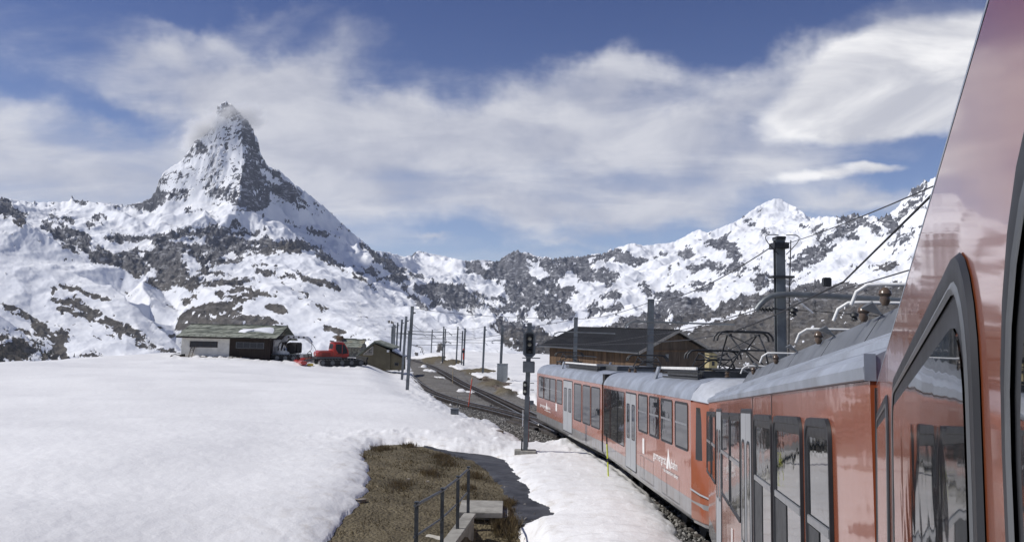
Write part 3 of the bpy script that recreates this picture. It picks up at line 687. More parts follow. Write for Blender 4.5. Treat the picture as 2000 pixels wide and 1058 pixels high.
def build_ground():
    # bare earth and ballast under everything
    pxs = np.concatenate([np.linspace(-2.6, -.66, 40), np.arctan((np.arange(-30, 2030, 5.)-1000)/FPX), np.linspace(.62, 2.6, 40)])
    rs = np.concatenate([[.3, 2, 4], 1/np.linspace(1/6., 1/200., 330), np.linspace(206, 330, 20), np.exp(np.linspace(math.log(340), math.log(2600), 26))])
    X, Y = polar(pxs, rs); Z = zground(X, Y)
    d, zr = track_dist(X, Y)
    lump = fbm(X/.8, Y/.8, 4, .55, seed=520)*.035*sstep(d, 2, 4)
    Z = Z+lump*(np.hypot(X, Y) < 90)
    ball = 1-sstep(d+fbm(X/1.5, Y/1.5, 3, .6, seed=530)*.8, 2.9, 4.3)
    for cx, cy, rx, ry in EARTH[:5]:
        q = np.clip(1-((X-cx)/rx)**2-((Y-cy)/ry)**2, 0, 1); 
        Z = Z+q*(.35+.25*ridged(X/2, Y/3, 4, .5, seed=540))
        ball = ball*(1-.9*sstep(q, .02, .2))
    m, w, b = new_mat('earth_and_ballast')
    geo = w.n('ShaderNodeNewGeometry').outputs['Position']
    at = w.n('ShaderNodeAttribute', attribute_name='ballast').outputs['Fac']
    big = w.noise(geo, .7, 6, .65); fin = w.noise(geo, 9., 6, .7)
    earth = w.mix(w.ramp(big, .35, .65), c4((.085, .071, .046)), c4((.19, .160, .105)))
    earth = w.mix(w.ramp(fin, .3, .7, 0, .55), earth, c4((.13, .108, .065)))
    vo = w.n('ShaderNodeTexVoronoi', ins={'Vector': geo, 'Scale': 13.}); 
    st = w.mix(w.m('ADD', w.m('MULTIPLY', w.n('ShaderNodeSeparateColor', ins={0: vo.outputs['Color']}).outputs[0], .8), w.m('MULTIPLY', fin, .3)), c4((.055, .053, .05)), c4((.23, .22, .205)))
    st = w.mix(w.ramp(w.noise(geo, 3.2, 8, .8), .42, .60, 0, .6), st, c4((.26, .25, .235)))
    st = w.mix(w.ramp(w.noise(geo, .55, 8, .75), .45, .62, 0, .75), st, c4((.10, .088, .075)))
    w.t.links.new(w.mix(at, earth, st), b.inputs['Base Color']); b.inputs['Roughness'].default_value = .9; b.inputs['Specular IOR Level'].default_value = .2
    hgt = w.m('ADD', w.m('MULTIPLY', vo.outputs['Distance'], -1.0), w.m('MULTIPLY', fin, .6))
    w.t.links.new(w.n('ShaderNodeBump', ins={'Height': w.m('ADD', hgt, w.m('MULTIPLY', w.noise(geo, 2.5, 6, .7), 2.5)), 'Strength': .9, 'Distance': .05}).outputs[0], b.inputs['Normal'])
    V = np.stack([X, Y, Z], -1).reshape(-1, 3)
    tag(mesh_np('ground', V, grid_faces(*X.shape).reshape(-1, 4), m, attrs={'ballast': ball.ravel()}), kind='structure')

    # the snow lies on it as a sheet of its own with real thickness
    pxs = np.concatenate([np.linspace(-2.2, -.60, 50), np.arctan((np.arange(-30, 1450, 2.6)-1000)/FPX), np.linspace(.29, 1.2, 60)])
    rs = np.concatenate([1/np.linspace(1/7., 1/90., 400), 1/np.linspace(1/90., 1/240., 90)[1:], np.linspace(243, 330, 16), np.exp(np.linspace(math.log(340), math.log(2600), 24))])
    X, Y = polar(pxs, rs); sd = -bare(X, Y)
    Z = zground(X, Y)
    rad = np.hypot(X, Y)
    th = np.where(sd > 0, .05+.30*(1-np.exp(-sd/.55)), -.12*sstep(-sd, 0, .25)+.0)
    und = fbm(X/14., Y/9., 4, .5, seed=640)*.16*sstep(sd, .5, 6)
    cups = (fbm(X/1.1, Y/.8, 3, .55, seed=650)*.011+fbm(X/.33, Y/.26, 2, .5, seed=660)*.009*np.clip(40/np.maximum(rad, 1)-.4, 0, 1))*sstep(sd, -.1, .6)
    # soft drift steps across the field and lumps along the track
    dr = .18*sstep(fbm(X/60., Y/11., 3, .5, seed=670), -.1, .35)*sstep(sd, 2, 8)
    lumps = np.clip(fbm(X/.9, Y/1.2, 4, .6, seed=680), 0, 1)*.16*np.exp(-((sd-1.2)/1.6)**2)*sstep(Y, 24, 38)
    plough = np.clip(fbm(X/1.3, Y/1.3, 4, .6, seed=690)+.25, 0, 1)*.28*np.exp(-((Y-103)/2.2)**2)*(1-sstep(X, -21, -17))*sstep(X, -48, -40)
    Z = Z+th+und+cups+dr+lumps+plough
    F = grid_faces(*X.shape); keep = ~((sd[:-1, :-1] < -.5) & (sd[1:, 1:] < -.5) & (sd[1:, :-1] < -.5) & (sd[:-1, 1:] < -.5))
    F = F[keep]; used, inv = np.unique(F, return_inverse=True)
    V = np.stack([X, Y, Z], -1).reshape(-1, 3)[used]
    m, w, b = new_mat('old_snow')
    geo = w.n('ShaderNodeNewGeometry').outputs['Position']
    edge = w.n('ShaderNodeAttribute', attribute_name='edge').outputs['Fac']
    n1 = w.noise(geo, .12, 5, .6); n2 = w.noise(geo, 2.2, 6, .6)
    base = w.mix(w.ramp(n1, .35, .65), c4((.76, .755, .75)), c4((.84, .835, .825)))
    base = w.mix(w.m('MULTIPLY', w.ramp(n2, .48, .75), edge), base, c4((.56, .52, .47)))
    w.t.links.new(base, b.inputs['Base Color'])
    b.inputs['Roughness'].default_value = .55; b.inputs['Specular IOR Level'].default_value = .25
    h = w.m('ADD', w.m('MULTIPLY', w.noise(geo, 3.0, 3, .5, 0.), 1.), w.m('MULTIPLY', w.noise(geo, 15., 5, .65), .5))
    w.t.links.new(w.n('ShaderNodeBump', ins={'Height': h, 'Strength': .26, 'Distance': .12}).outputs[0], b.inputs['Normal'])
    ed = np.exp(-np.maximum(sd, 0)/1.2)*(rad < 120)
    tag(mesh_np('snow_field', V, inv.reshape(-1, 4), m, attrs={'edge': ed.ravel()[used]}), 'smooth old snow covering the plateau', kind='structure')
build_ground()

def sheet_from_px(name, L, mat, dz, dens=.25, kind='structure', parent=None):
    """a surface draped on the ground inside a traced outline"""
    poly = poly_from_px(L); a = np.array(poly)
    xs = np.arange(a[:, 0].min()-dens, a[:, 0].max()+2*dens, dens); ys = np.arange(a[:, 1].min()-dens, a[:, 1].max()+2*dens, dens)
    X, Y = np.meshgrid(xs, ys, indexing='ij'); sd = poly_sd(X+.05*perlin(X/.3, Y/.3, 3), Y+.05*perlin(X/.3, Y/.3, 4), poly)
    Z = zground(X, Y)+dz-.3*sstep(-sd, -.05, .4)
    F = grid_faces(*X.shape); k = (sd[:-1, :-1] > -.5) | (sd[1:, 1:] > -.5); F = F[k]
    used, inv = np.unique(F, return_inverse=True); V = np.stack([X, Y, Z], -1).reshape(-1, 3)[used]
    return tag(mesh_np(name, V, inv.reshape(-1, 4), mat, parent), kind=kind)
m_asph = simple('wet_asphalt', (.040, .040, .043), rough=.55, var=.35, scale=1.3, bump=.3, bscale=30, grime=((.10, .10, .105), .9, .8))
sheet_from_px('path', [(812,866),(850,871),(890,883),(940,888),(985,896),(1008,918),(1030,945),(1046,972),(1072,985),(1100,1000),(1090,1022),(1045,1034),(1018,1022),(1004,1000),(993,968),(978,945),(950,916),(922,900),(880,888),(838,876)], m_asph, .05, .15)
# ================================================================ railway: rails, sleepers, masts, wires, signal
m_rail = simple('rusty_rail', (.045, .036, .030), rough=.6, metal=.3, var=.3, scale=3)
m_railtop = simple('worn_rail_head', (.32, .31, .30), rough=.3, metal=.9, var=.2, scale=2)
m_slp = simple('steel_sleeper', (.050, .043, .038), rough=.8, var=.35, scale=2.5, grime=((.11, .095, .08), 3, .6))
m_mast = simple('galvanised_mast', (.15, .165, .175), rough=.5, metal=.45, var=.18, scale=1.2, grime=((.10, .10, .10), 1.5, .5))
m_dark = simple('dark_steel', (.030, .032, .035), rough=.5, metal=.3, var=.2)
m_wire = simple('cable_black', (.025, .025, .028), rough=.5, metal=.4, var=.1)
m_conc = simple('concrete', (.30, .29, .26), rough=.9, var=.14, scale=2.2, bump=.25, bscale=25, grime=((.13, .12, .10), 1.6, .8))
m_white = simple('white_pipe', (.72, .72, .70), rough=.4, var=.06)
m_porc = simple('brown_insulator', (.10, .07, .05), rough=.25, var=.1)

def beam_along(pts, w, h, z0, name, mat, parent):
    """rectangular section swept along a path (n,3)"""
    t = np.gradient(pts, axis=0); t /= np.linalg.norm(t, axis=1)[:, None]
    nx = np.stack([t[:, 1], -t[:, 0], 0*t[:, 0]], -1); nx /= np.linalg.norm(nx, axis=1)[:, None]
    up = np.array([0, 0, 1.])
    sec = [(-w/2, z0), (w/2, z0), (w/2, z0+h), (-w/2, z0+h)]
    V = np.stack([pts+nx*a+up*b for a, b in sec], 1).reshape(-1, 3)
    n = len(pts); i = np.arange(n-1)[:, None]*4
    F = np.concatenate([np.stack([i[:, 0]+k, i[:, 0]+(k+1) % 4, i[:, 0]+4+(k+1) % 4, i[:, 0]+4+k], -1) for k in range(4)])
    F = np.concatenate([F, [[0, 3, 2, 1], [4*n-4, 4*n-3, 4*n-2, 4*n-1]]])
    return mesh_np(name, V, F, mat, parent, smooth=False)
def make_track(lab, ys, xs, y0, y1, sy0, sy1, dz=0.):
    root = empty('railway_track', (float(smooth_curve(ys, xs, y0)), y0, float(zrail(y0)))); tag(root, lab, kind='structure')
    inv = root.matrix_world.translation if False else Vector(root.location)
    def loc(o): o.location = -inv; return o
    for s in (-.5, .5):
        p = path_pts(ys, xs, y0, y1, 1.2, dx=s, dz=dz)
        r = loc(beam_along(p, .12, .02, -.15, 'rail', m_rail, root))
        loc(beam_along(p, .035, .11, -.13, 'rail_web', m_rail, root)); loc(beam_along(p, .07, .03, -.02, 'rail_head', m_railtop, root))
    for s in (-.05, .05):
        loc(beam_along(path_pts(ys, xs, y0, y1, 1.2, dx=s, dz=dz), .03, .13, -.10, 'rack_bar', m_rail, root))
    # sleepers, one mesh shared
    me = None; c = path_pts(ys, xs, sy0, sy1, .72, dz=dz)
    mb = MB(); mb.prism([(-.9, -.11, 0), (-.9, .11, 0), (-.9, .07, .09), (-.9, -.07, .09)], (0, 0, 0), (1.8, 0, 0))
    for i in range(len(c)-1):
        d = c[i+1]-c[i]; a = math.atan2(d[1], d[0])-math.pi/2
        if me is None:
            o = mb.build('sleeper', m_slp, root); me = o.data
        else: o = link('sleeper', me, None, root)
        o.location = Vector(c[i])-inv+Vector((0, 0, -.245)); o.rotation_euler = (0, 0, a)
    return root
make_track('curving left hand track running down past the masts', LFT_Y, LFT_X, 43.5, 214, 46, 120, dz=.012)
make_track('straight main track running on beyond the train', TRK_Y, TRK_X, -8, 224, 8, 130)

def pole_from_px(tx, ty, bx, by, Y, name='catenary_mast', w=.22, label='', below=1.2, group='catenary masts along the railway'):
    a = P(bx, by, Y); t = P(tx, ty, Y)
    root = empty(name, a)
    d = (t-a); L = d.length; d.normalize()
    side = Vector((1, 0, 0)); side = (side-d*side.dot(d)).normalized(); fr = side.cross(d)
    Mx = Matrix((side, -fr, d)).transposed()
    below = max(below, a.z-zg1(a.x, a.y)+.5); mb = MB(); f = .014*w/.22+.004
    for y0, y1 in ((-w/2, -w/2+f*1.4), (w/2-f*1.4, w/2)): mb.box(-w/2, w/2, y0, y1, -below, L)
    mb.box(-f/2-.004, f/2+.004, -w/2+f*1.4, w/2-f*1.4, -below, L)
    mb.box(-w*.56, w*.56, -w*.56, w*.56, L+.002, L+.03)
    o = mb.build('mast', m_mast, root, M=Mx.to_4x4())
    tag(root, label, 'mast', group)
    return root, Mx, L, a, t
# tx ty bx by Y w  bracket(side, height fraction, length)
MASTS = [
 (805.5, 598.5, 794.8, 770, 72, .26, 'tall leaning mast nearest the camera on the left of the tracks', 1),
 (793.6, 618, 785, 740, 97, .26, 'second mast of the left row, just behind the nearest one', 1),
 (785.4, 624, 779, 721, 122, .26, 'third mast of the left row with its foot in the snow', 1),
 (776.8, 630, 773.5, 700, 150, .26, 'fourth mast of the left row beside the olive building', 1),
 (771.6, 634, 769, 697, 168, .26, 'fifth mast of the left row rising behind the olive roof', 1),
 (768.6, 632, 766.0, 698, 176, .28, 'sixth mast of the left row rising behind the olive roof', 1),
 (765.8, 637, 763.6, 699, 190, .26, 'leftmost and farthest mast of the left row', 1),
 (798.2, 647, 795.4, 700, 186, .20, 'thin distant mast showing just left of the nearest leaning mast', 0),
 (844.4, 643.6, 841.6, 699, 205, .26, 'lone slim mast near the crest of the tracks', 1),
 (866.9, 637.5, 864, 711, 165, .26, 'left mast of a close pair by the first earth mound', 1),
 (870.2, 642, 867.2, 708, 172, .24, 'right mast of a close pair by the first earth mound', 0),
 (894.5, 637.5, 891, 710, 160, .26, 'mast standing right behind the long earth mound', 1),
 (903.7, 646, 900.8, 720, 152, .24, 'thinner mast beside the one with the red signal plate', 0),
 (908.6, 641, 904.8, 722, 148, .30, 'mast carrying a small red signal plate', 1),
 (947.0, 637, 942.4, 736, 121, .30, 'mast at the right end of the large earth mound', 1),
 (981.8, 634.5, 976.4, 748, 104, .34, 'mast on a concrete block with grey cabinet behind', 2),
 (1125.0, 620, 1122.4, 728, 62, .28, 'grey mast in front of the left half of the wooden barn', 2),
 (1271.5, 585, 1268.4, 752, 42, .30, 'stout grey mast in front of the right half of the wooden barn', 2),
 (1521.5, 470, 1527, 815, 21.0, .235, 'largest mast, standing behind the train roofs on the right', 3),
]
wire_tops = {}
def bracket(root, a, t, frac, left, right, hook_left=True, r=.045, drop=.35):
    """cantilever beam across the mast with a curved end and an insulated steady arm"""
    p = a.lerp(t, frac)-Vector(a); pts = []
    if hook_left:
        for k in range(7):
            u = k/6; pts.append(p+Vector((-left+left*.42*(1-math.cos(u*math.pi/2)), -.22, -drop*(1-math.sin(u*math.pi/2)))))
    else: pts.append(p+Vector((-left, -.22, 0)))
    pts.append(p+Vector((right, -.22, -.06)))
    MB().tube(pts, r, 8).build('bracket_arm', m_mast, root, smooth=True)
    e = pts[0]
    mb = MB(); mb.lathe([(0, .02), (.03, .055), (.06, .03), (.09, .06), (.12, .03), (.15, .06), (.18, .03), (.24, .02)], e+Vector((0, 0, -.02)), (1, 0, -.12), 10)
    mb.build('insulator', m_dark, root, smooth=True)
    MB().tube([e+Vector((0, 0, -.02)), p+Vector((0, -.22, -drop-.05)), p+Vector((right*.9, -.22, -drop-.12))], r*.25, 6).build('steady_wire', m_wire, root)
for i, (tx, ty, bx, by, Y, w_, lab, br) in enumerate(MASTS):
    root, Mx, L, a, t = pole_from_px(tx, ty, bx, by, Y, w=w_, label=lab)
    wire_tops[i] = (a, t)
    if br == 1:
        MB().tube([a.lerp(t, .72)-a+Vector((-.3, -.2, 0)), a.lerp(t, .72)-a+Vector((3.4, -.2, -.05)), a.lerp(t, .72)-a+Vector((3.7, -.2, -.35))], .035, 6).build('bracket_arm', m_mast, root)
        MB().lathe([(0, .02), (.05, .09), (.1, .03), (.15, .09), (.2, .02)], a.lerp(t, .93)-a+Vector((.13, 0, 0)), (1, 0, 0), 8).build('insulator', m_dark, root)
    elif br == 2:
        bracket(root, a, t, .74, {981.8: 1.3, 1125.0: 1.7, 1271.5: 1.3}[tx], {981.8: 5.8, 1125.0: 3.0, 1271.5: 4.3}[tx])
    elif br == 3:
        q0 = P(1470, 606, 21)-a; q = [P(*v, 21.)-a+Vector((0, -.25, 0)) for v in ((1471, 606), (1478, 596), (1488, 586), (1500, 579), (1513, 576), (1530, 575), (1600, 578), (1760, 588))]
        MB().tube(q, .075, 10).build('bracket_arm', m_mast, root, smooth=True)
        mb = MB()
        e = P(1484, 603, 20.7)-a
        mb.lathe([(0, .02), (.04, .07), (.07, .03), (.12, .08), (.16, .035), (.21, .08), (.25, .035), (.30, .08), (.36, .03), (.46, .02)], e, (1, 0, .02), 12)
        mb.build('insulator', m_dark, root, smooth=True)
        for qx, qy in ((1550, 611), (1669, 620)):
            e = P(qx, qy, 20.7)-a
            MB().lathe([(0, .03), (.04, .09), (.10, .06), (.14, .12), (.20, .10), (.24, .04)], e-Vector((0, 0, .1)), (0, 0, 1), 12).build('insulator', m_dark, root, smooth=True)
        MB().tube([P(1500, 603, 20.7)-a, P(1585, 607, 20.7)-a, P(1740, 619, 20.7)-a], .012, 6).build('steady_wire', m_wire, root)
        MB().tube([P(1556, 583, 20.5)-a, P(1571, 598, 20.5)-a, P(1588, 611, 20.5)-a], .025, 6).build('steady_arm', m_white, root)
        mb = MB()      # top fittings: clamp, looped leads and insulators
        T = t-a
        mb.box(T.x-.19, T.x+.19, T.y-.24, T.y+.24, T.z-.22, T.z-.06); mb.box(T.x-.12, T.x+.12, T.y-.2, T.y+.2, T.z+.03, T.z+.10)
        mb.build('mast_head', m_dark, root, bevel=.01)
        MB().box(T.x-.22, T.x+.34, T.y-.22, T.y+.22, T.z-.95-.03, T.z-.95+.03).build('mast_collar', m_dark, root, bevel=.01)
        for sg in (-1, 1):
            pts = [T+Vector((sg*(.1+.34*math.sin(k/7*math.pi)), -.26, .12-.5*(k/7)+.18*math.sin(k/7*math.pi))) for k in range(8)]
            MB().tube(pts, .012, 6).build('lead_cable', m_wire, root, smooth=True)
        MB().tube([T+Vector((.24, -.2, .0)), T+Vector((.20, -.2, -1.5)), T+Vector((.17, -.2, -4.5))], .014, 6).build('lead_cable', m_wire, root)
    if br in (2, 3) or tx in (947.0, 908.6):
        zb = zg1(a.x, a.y)
        MB().box(-.45, .45, -.45, .45, min(0, zb-a.z)-.6, zb-a.z+.28).build('foundation', m_conc, root, bevel=.03)
    if tx == 908.6:
        MB().box(-.13, .13, -.34, -.28, 1.9, 3.9).build('red_plate', simple('signal_red', (.50, .05, .03), rough=.5), root, bevel=.02)
        MB().box(-.22, .22, -.42, -.30, 3.1, 3.6).build('signal_box', m_dark, root, bevel=.03)

def sag(a, b, s, n=14):
    a, b = Vector(a), Vector(b); return [a.lerp(b, k/n)-Vector((0, 0, s*4*(k/n)*(1-k/n))) for k in range(n+1)]
def wire(pts, r, lab, grp=None, name='overhead_wire'):
    o = MB().tube(pts, r, 6).build(name, m_wire); tag(o, lab, 'wire', grp); return o
W = {k: v[1] for k, v in wire_tops.items()}
# contact wire over the train's own track; its height follows the pantographs
cw = []
for Y, dx, h in ((1.5, 0, 4.62), (4, 0, 4.72), (6.3, -.03, 4.72), (10.5, 0, 4.44), (14.2, -.25, 4.30), (17, -.35, 4.22), (21, -.25, 4.22), (28, .1, 4.25), (36, .2, 4.25), (44, 0, 4.3), (62, 0, 4.4)):
    x = float(smooth_curve(TRK_Y, TRK_X, Y)); cw.append(Vector((x+dx, Y, float(zrail(Y))+h)))
wire(cw, .0125, 'thick contact wire climbing steeply from the pantographs to the upper right')
MB_ = MB().box(-.05, .05, -.05, .05, -.06, .06)
o = MB_.build('wire_clamp', m_dark, bevel=.012); o.location = (4.12, 10.55, float(zrail(10.55))+4.44); tag(o, 'small dark clamp on the thick contact wire above the roofs', 'clamp')
wire(sag(W[18]+Vector((.1, 0, -.1)), P(1850, 352, 7.5), .05), .008, 'thin cable from the largest mast head to the upper right')
wire(sag(P(1536, 592, 21), P(1800, 520, 9), .03), .009, 'thin cable crossing low behind the near train roof')
wire(sag(W[18]+Vector((-.1, 0, -.1)), W[17]+Vector((0, 0, -.1)), .35), .016, 'cable from the largest mast head down to the next mast')
wire(sag(W[17]+Vector((0, 0, -.1)), W[16]+Vector((0, 0, -.1)), .25), .016, 'cable between the two masts in front of the barn')
wire(sag(W[16]+Vector((0, 0, -.1)), W[15]+Vector((0, 0, -.1)), .3), .02, 'cable from the barn masts to the mast by the grey cabinet')
wire(sag(W[15], W[14], .2)+sag(W[14], W[13], .2)[1:]+sag(W[13], W[9], .3)[1:]+sag(W[9], W[8], .3)[1:], .022, 'long cable strung along the right row of far masts')
wire(sag(P(1480, 604, 21), P(1265, 655, 42), .1)+sag(P(1265, 655, 42), P(1115, 672, 62), .1)[1:], .014, 'contact wire running below the arms of the barn masts')
wire(sag(W[0]+Vector((0, 0, -.15)), P(1120, 622, 62), .25), .016, 'high cable crossing from the nearest leaning mast to the barn')
wire(sag(W[0]+Vector((0, 0, -1.5)), W[8]+Vector((0, 0, -1.)), .5), .02, 'slack cable from the nearest leaning mast to the lone slim mast')
for a_, b_, n_ in ((0, 1, 'first and second'), (1, 2, 'second and third'), (2, 3, 'third and fourth'), (3, 5, 'fourth and sixth')):
    wire(sag(W[a_]+Vector((.2, 0, -.5)), W[b_]+Vector((.2, 0, -.5)), .15), .02, 'cable between the %s masts of the left row' % n_)
for ys, xs, y0, y1, lab in ((LFT_Y, LFT_X, 62, 205, 'far contact wire above the curving left track'), (TRK_Y, TRK_X, 62, 205, 'far contact wire above the straight main track')):
    wire([Vector(p) for p in path_pts(ys, xs, y0, y1, 6., dz=5.2)], .02, lab)
for px0, px1, py, Y, lab in ((800, 870, 661, 190, 'upper cross beam among the far masts'), (843, 948, 668, 150, 'middle cross beam ending at the earth mound mast'), (800, 905, 673, 172, 'lower cross beam among the far masts'), (985, 1075, 676, 100, 'thin cross tube left of the barn')):
    a, b = P(px0, py, Y), P(px1, py+1, Y)
    o = MB().tube([a-a, b-a, b-a+Vector((.4, 0, -.5))], .05, 6).build('cross_beam', m_mast); o.location = a; tag(o, lab, 'beam')

# ---------------------------------------------------------------- light signal on its post
def make_signal():
    a = P(1026, 880, 30.0); zb = a.z; t = P(1034.5, 630, 30.)
    root = empty('railway_signal', a); tag(root, 'grey signal post with two pale lamps in an eight sided hood, beside the train', 'signal')
    d = t-a; L = d.length
    at = lambda f: d*f
    Mx = Matrix((Vector((1, 0, 0)), Vector((0, 1, 0)), d.normalized())).transposed().to_4x4()
    mb = MB(); mb.box(-.085, .085, -.10, -.075, -.5, L); mb.box(-.085, .085, .075, .10, -.5, L); mb.box(-.02, .02, -.075, .075, -.5, L)
    mb.build('post', m_mast, root, M=Mx)
    MB().box(.088, .100, -.09, .09, .15, L*.42).build('red_strip', simple('faded_red', (.30, .05, .04)), root, M=Mx)
    def oct_(x0, x1, z0, z1, c): return [(x0, 0, z0+c), (x0, 0, z1-c), (x0+c, 0, z1), (x1-c, 0, z1), (x1, 0, z1-c), (x1, 0, z0+c), (x1-c, 0, z0), (x0+c, 0, z0)]
    h = at(.835); k = 30./FPX
    hd = empty('signal_head', h); hd.parent = root; hd.location = h
    x0, x1, z0, z1 = -.22, .24, -.50, .47
    MB().prism(oct_(x0, x1, z0, z1, .12), (0, -.17, 0), (0, -.12, 0)).build('back_plate', m_mast, hd, bevel=.01)
    MB().prism(oct_(x0+.02, x1-.02, z0+.02, z1-.02, .12), (0, -.117, 0), (0, -.02, 0)).build('housing', m_dark, hd)
    mb = MB()                                   # rim round the plate
    o8 = oct_(x0, x1, z0, z1, .12); i8 = oct_(x0+.05, x1-.05, z0+.05, z1-.05, .10)
    vs = [Vector(p)+Vector((0, q, 0)) for q in (-.26, -.172) for r_ in (o8, i8) for p in r_]
    fs = []
    for s in range(8):
        n = (s+1) % 8; fs += [(s, n, 8+n, 8+s), (16+s, 24+s, 24+n, 16+n), (s, 16+s, 16+n, n), (8+s, 8+n, 24+n, 24+s)]
    mb.add(vs, fs).build('rim', m_mast, hd)
    MB().box(-.10, .14, -.20, -.172, -.36, .36).build('lamp_panel', m_dark, hd, bevel=.02)
    m_lens = simple('pale_lens', (.50, .50, .42), rough=.12, var=.1)
    for zz in (.20, -.02, -.24):
        hood = []
        for s in range(9):
            an = math.radians(-20+220*s/8); hood.append((.02+.085*math.cos(an), 0, zz+.085*math.sin(an)))
        MB().lathe([(0, .07), (.02, .072), (.035, .05), (.04, .002)], (.02, -.20, zz), (0, -1, 0), 16).build('lens', m_lens if zz > -.1 else m_dark, hd, smooth=True)
        vs = [Vector(p)+Vector((0, y, 0)) for y in (-.205, -.36) for p in hood]; n = 9
        MB().add(vs, [(q, q+1, n+q+1, n+q) for q in range(8)]).build('hood', m_dark, hd)
    MB().box(-.24, .42, -.24, -.10, -.53, -.50).build('bracket', m_mast, hd, bevel=.004)
    b2 = at(.655); MB().box(b2.x-.20, b2.x+.22, -.24, -.11, b2.z-.20, b2.z+.21).build('relay_box', m_mast, root, bevel=.015)
    MB().box(b2.x-.02, b2.x+.24, -.10, .10, b2.z-.22, b2.z+.19).build('relay_box', m_dark, root, bevel=.015)
    b3 = at(.49); MB().box(b3.x-.17, b3.x-.03, -.22, -.11, b3.z-.26, b3.z+.26).build('small_signal', m_dark, root, bevel=.03)
    for zz in (.12, -.12):
        MB().lathe([(0, .05), (.02, .05), (.03, .01)], (b3.x-.10, -.222, b3.z+zz), (0, -1, 0), 12).build('lens', m_lens, root, smooth=True)
        MB().tube([(b3.x+.1, -.1, b3.z+zz+.06), (b3.x+.24, -.12, b3.z+zz+.06)], .015, 6).build('peg', m_mast, root)
    MB().box(b3.x+.09, b3.x+.24, -.14, 0, b3.z-.62, b3.z-.46).build('junction_box', m_mast, root, bevel=.01)
    MB().box(-.13, -.10, -.12, -.05, .9, 1.5).build('number_plate', m_white, root); MB().box(-.16, -.105, -.1, .1, .0, .45).build('cable_duct', m_dark, root, bevel=.01)
    MB().box(-.4, .4, -.3, .3, -.5, .03).build('foundation', m_conc, root, bevel=.02)
make_signal()

def stake(bx, by, tx, ty, r, mats, lab, name='marker_pole', cat='marker pole'):
    h = hit(bx, by); a = Vector(h); t = P(tx, ty, a.y); root = empty(name, a); tag(root, lab, cat)
    n = len(mats); d = t-a
    for i, (mt, f0, f1) in enumerate(mats):
        MB().tube([d*f0, d*f1], r, 8).build('pole_segment', mt, root, smooth=True)
    return root
m_yel = simple('marker_yellow', (.55, .60, .04), rough=.5); m_blk = simple('marker_black', (.02, .02, .02), rough=.5); m_redp = simple('marker_red', (.55, .09, .05), rough=.5); m_wood = simple('pale_stake', (.42, .33, .20), rough=.8)
stake(1189, 949, 1184.5, 846, .022, [(m_yel, -.1, .46), (m_blk, .46, .53), (m_yel, .53, .80), (m_blk, .80, 1.0)], 'thin yellow and black snow pole standing beside the train')
stake(914.5, 797, 922.5, 736, .035, [(m_blk, -.1, .06), (m_redp, .06, .93), (m_wood, .93, 1.)], 'leaning red marker stick between the two tracks')
stake(884.3, 749, 884.5, 719, .04, [(m_wood, -.1, 1.)], 'short pale wooden stake on the ballast between the tracks')
stake(883, 803, 883, 774, .014, [(m_mast, -.1, 1.)], 'left one of two thin grey rods behind the small cabinet', cat='rod')
stake(893.5, 803, 893.5, 772, .014, [(m_mast, -.1, 1.)], 'right one of two thin grey rods behind the small cabinet', cat='rod')

def box_thing(name, px0, px1, pyb, pyt, depth, mat, lab, cat, dz=0.):
    h = hit((px0+px1)/2, pyb); Y = h[1]; w = (px1-px0)/FPX*Y; H = (pyb-pyt)/FPX*Y
    root = empty(name, h); tag(root, lab, cat); return root, w, H, Y
root, w, H, Y = box_thing('trackside_cabinet', 880, 895, 824, 799, .3, m_mast, 'small grey metal cabinet on a concrete slab at the snow edge', 'cabinet')
MB().box(-w/2, w/2, -.15, .2, 0, H).build('body', m_mast, root, bevel=.02); MB().box(-w/2-.03, w/2+.03, -.18, .23, H+.002, H+.03).build('lid', m_mast, root, bevel=.01)
MB().box(-w/2+.03, w/2-.03, -.165, -.152, .05, H-.05).build('door', m_mast, root, bevel=.004)
MB().box(-w*.9, w*1.9, -.3, .5, -.4, .10).build('slab', m_conc, root, bevel=.02); MB().box(-w*1.6, -w*.95, -.3, .3, -.4, .22).build('footing', m_conc, root, bevel=.03)
root, w, H, Y = box_thing('trackside_cabinet', 970, 991, 749, 712, .6, m_mast, 'tall pale grey cabinet behind the mast with the concrete block', 'cabinet')
root.location.y += 1.2
m_cab = simple('pale_grey_cabinet', (.36, .38, .38), rough=.5, var=.08)
MB().box(-w/2, w/2, -.3, .3, 0, H).build('body', m_cab, root, bevel=.03)
for s in (-1, 1): MB().box(min(s*.02, s*(w/2-.04)), max(s*.02, s*(w/2-.04)), -.33, -.303, .1, H-.1).build('door', m_cab, root, bevel=.008)
MB().box(-w/2-.05, w/2+.05, -.35, .35, H+.002, H+.07).build('lid', m_cab, root, bevel=.02)
# concrete ring
h = hit(845, 831); root = empty('concrete_ring', h); tag(root, 'low round concrete shaft ring sunk in the snow', 'shaft ring')
rr_ = 18/FPX*h[1]; n = 28; mb = MB(); vs = []; fs = []
for k in range(n):
    a = 2*math.pi*k/n
    for q, z in ((rr_, -.3), (rr_, .24), (rr_*.82, .24), (rr_*.82, -.3)): vs.append((q*math.cos(a), q*math.sin(a)+rr_*.6, z))
for k in range(n):
    b = (k+1) % n
    for j in range(3): fs.append((k*4+j, b*4+j, b*4+j+1, k*4+j+1))
mb.add(vs, fs).build('ring', m_conc, root)
MB().lathe([(0, rr_*.8), (.02, rr_*.8)], (0, rr_*.6, .02), (0, 0, 1), 24).build('cover', m_dark, root)

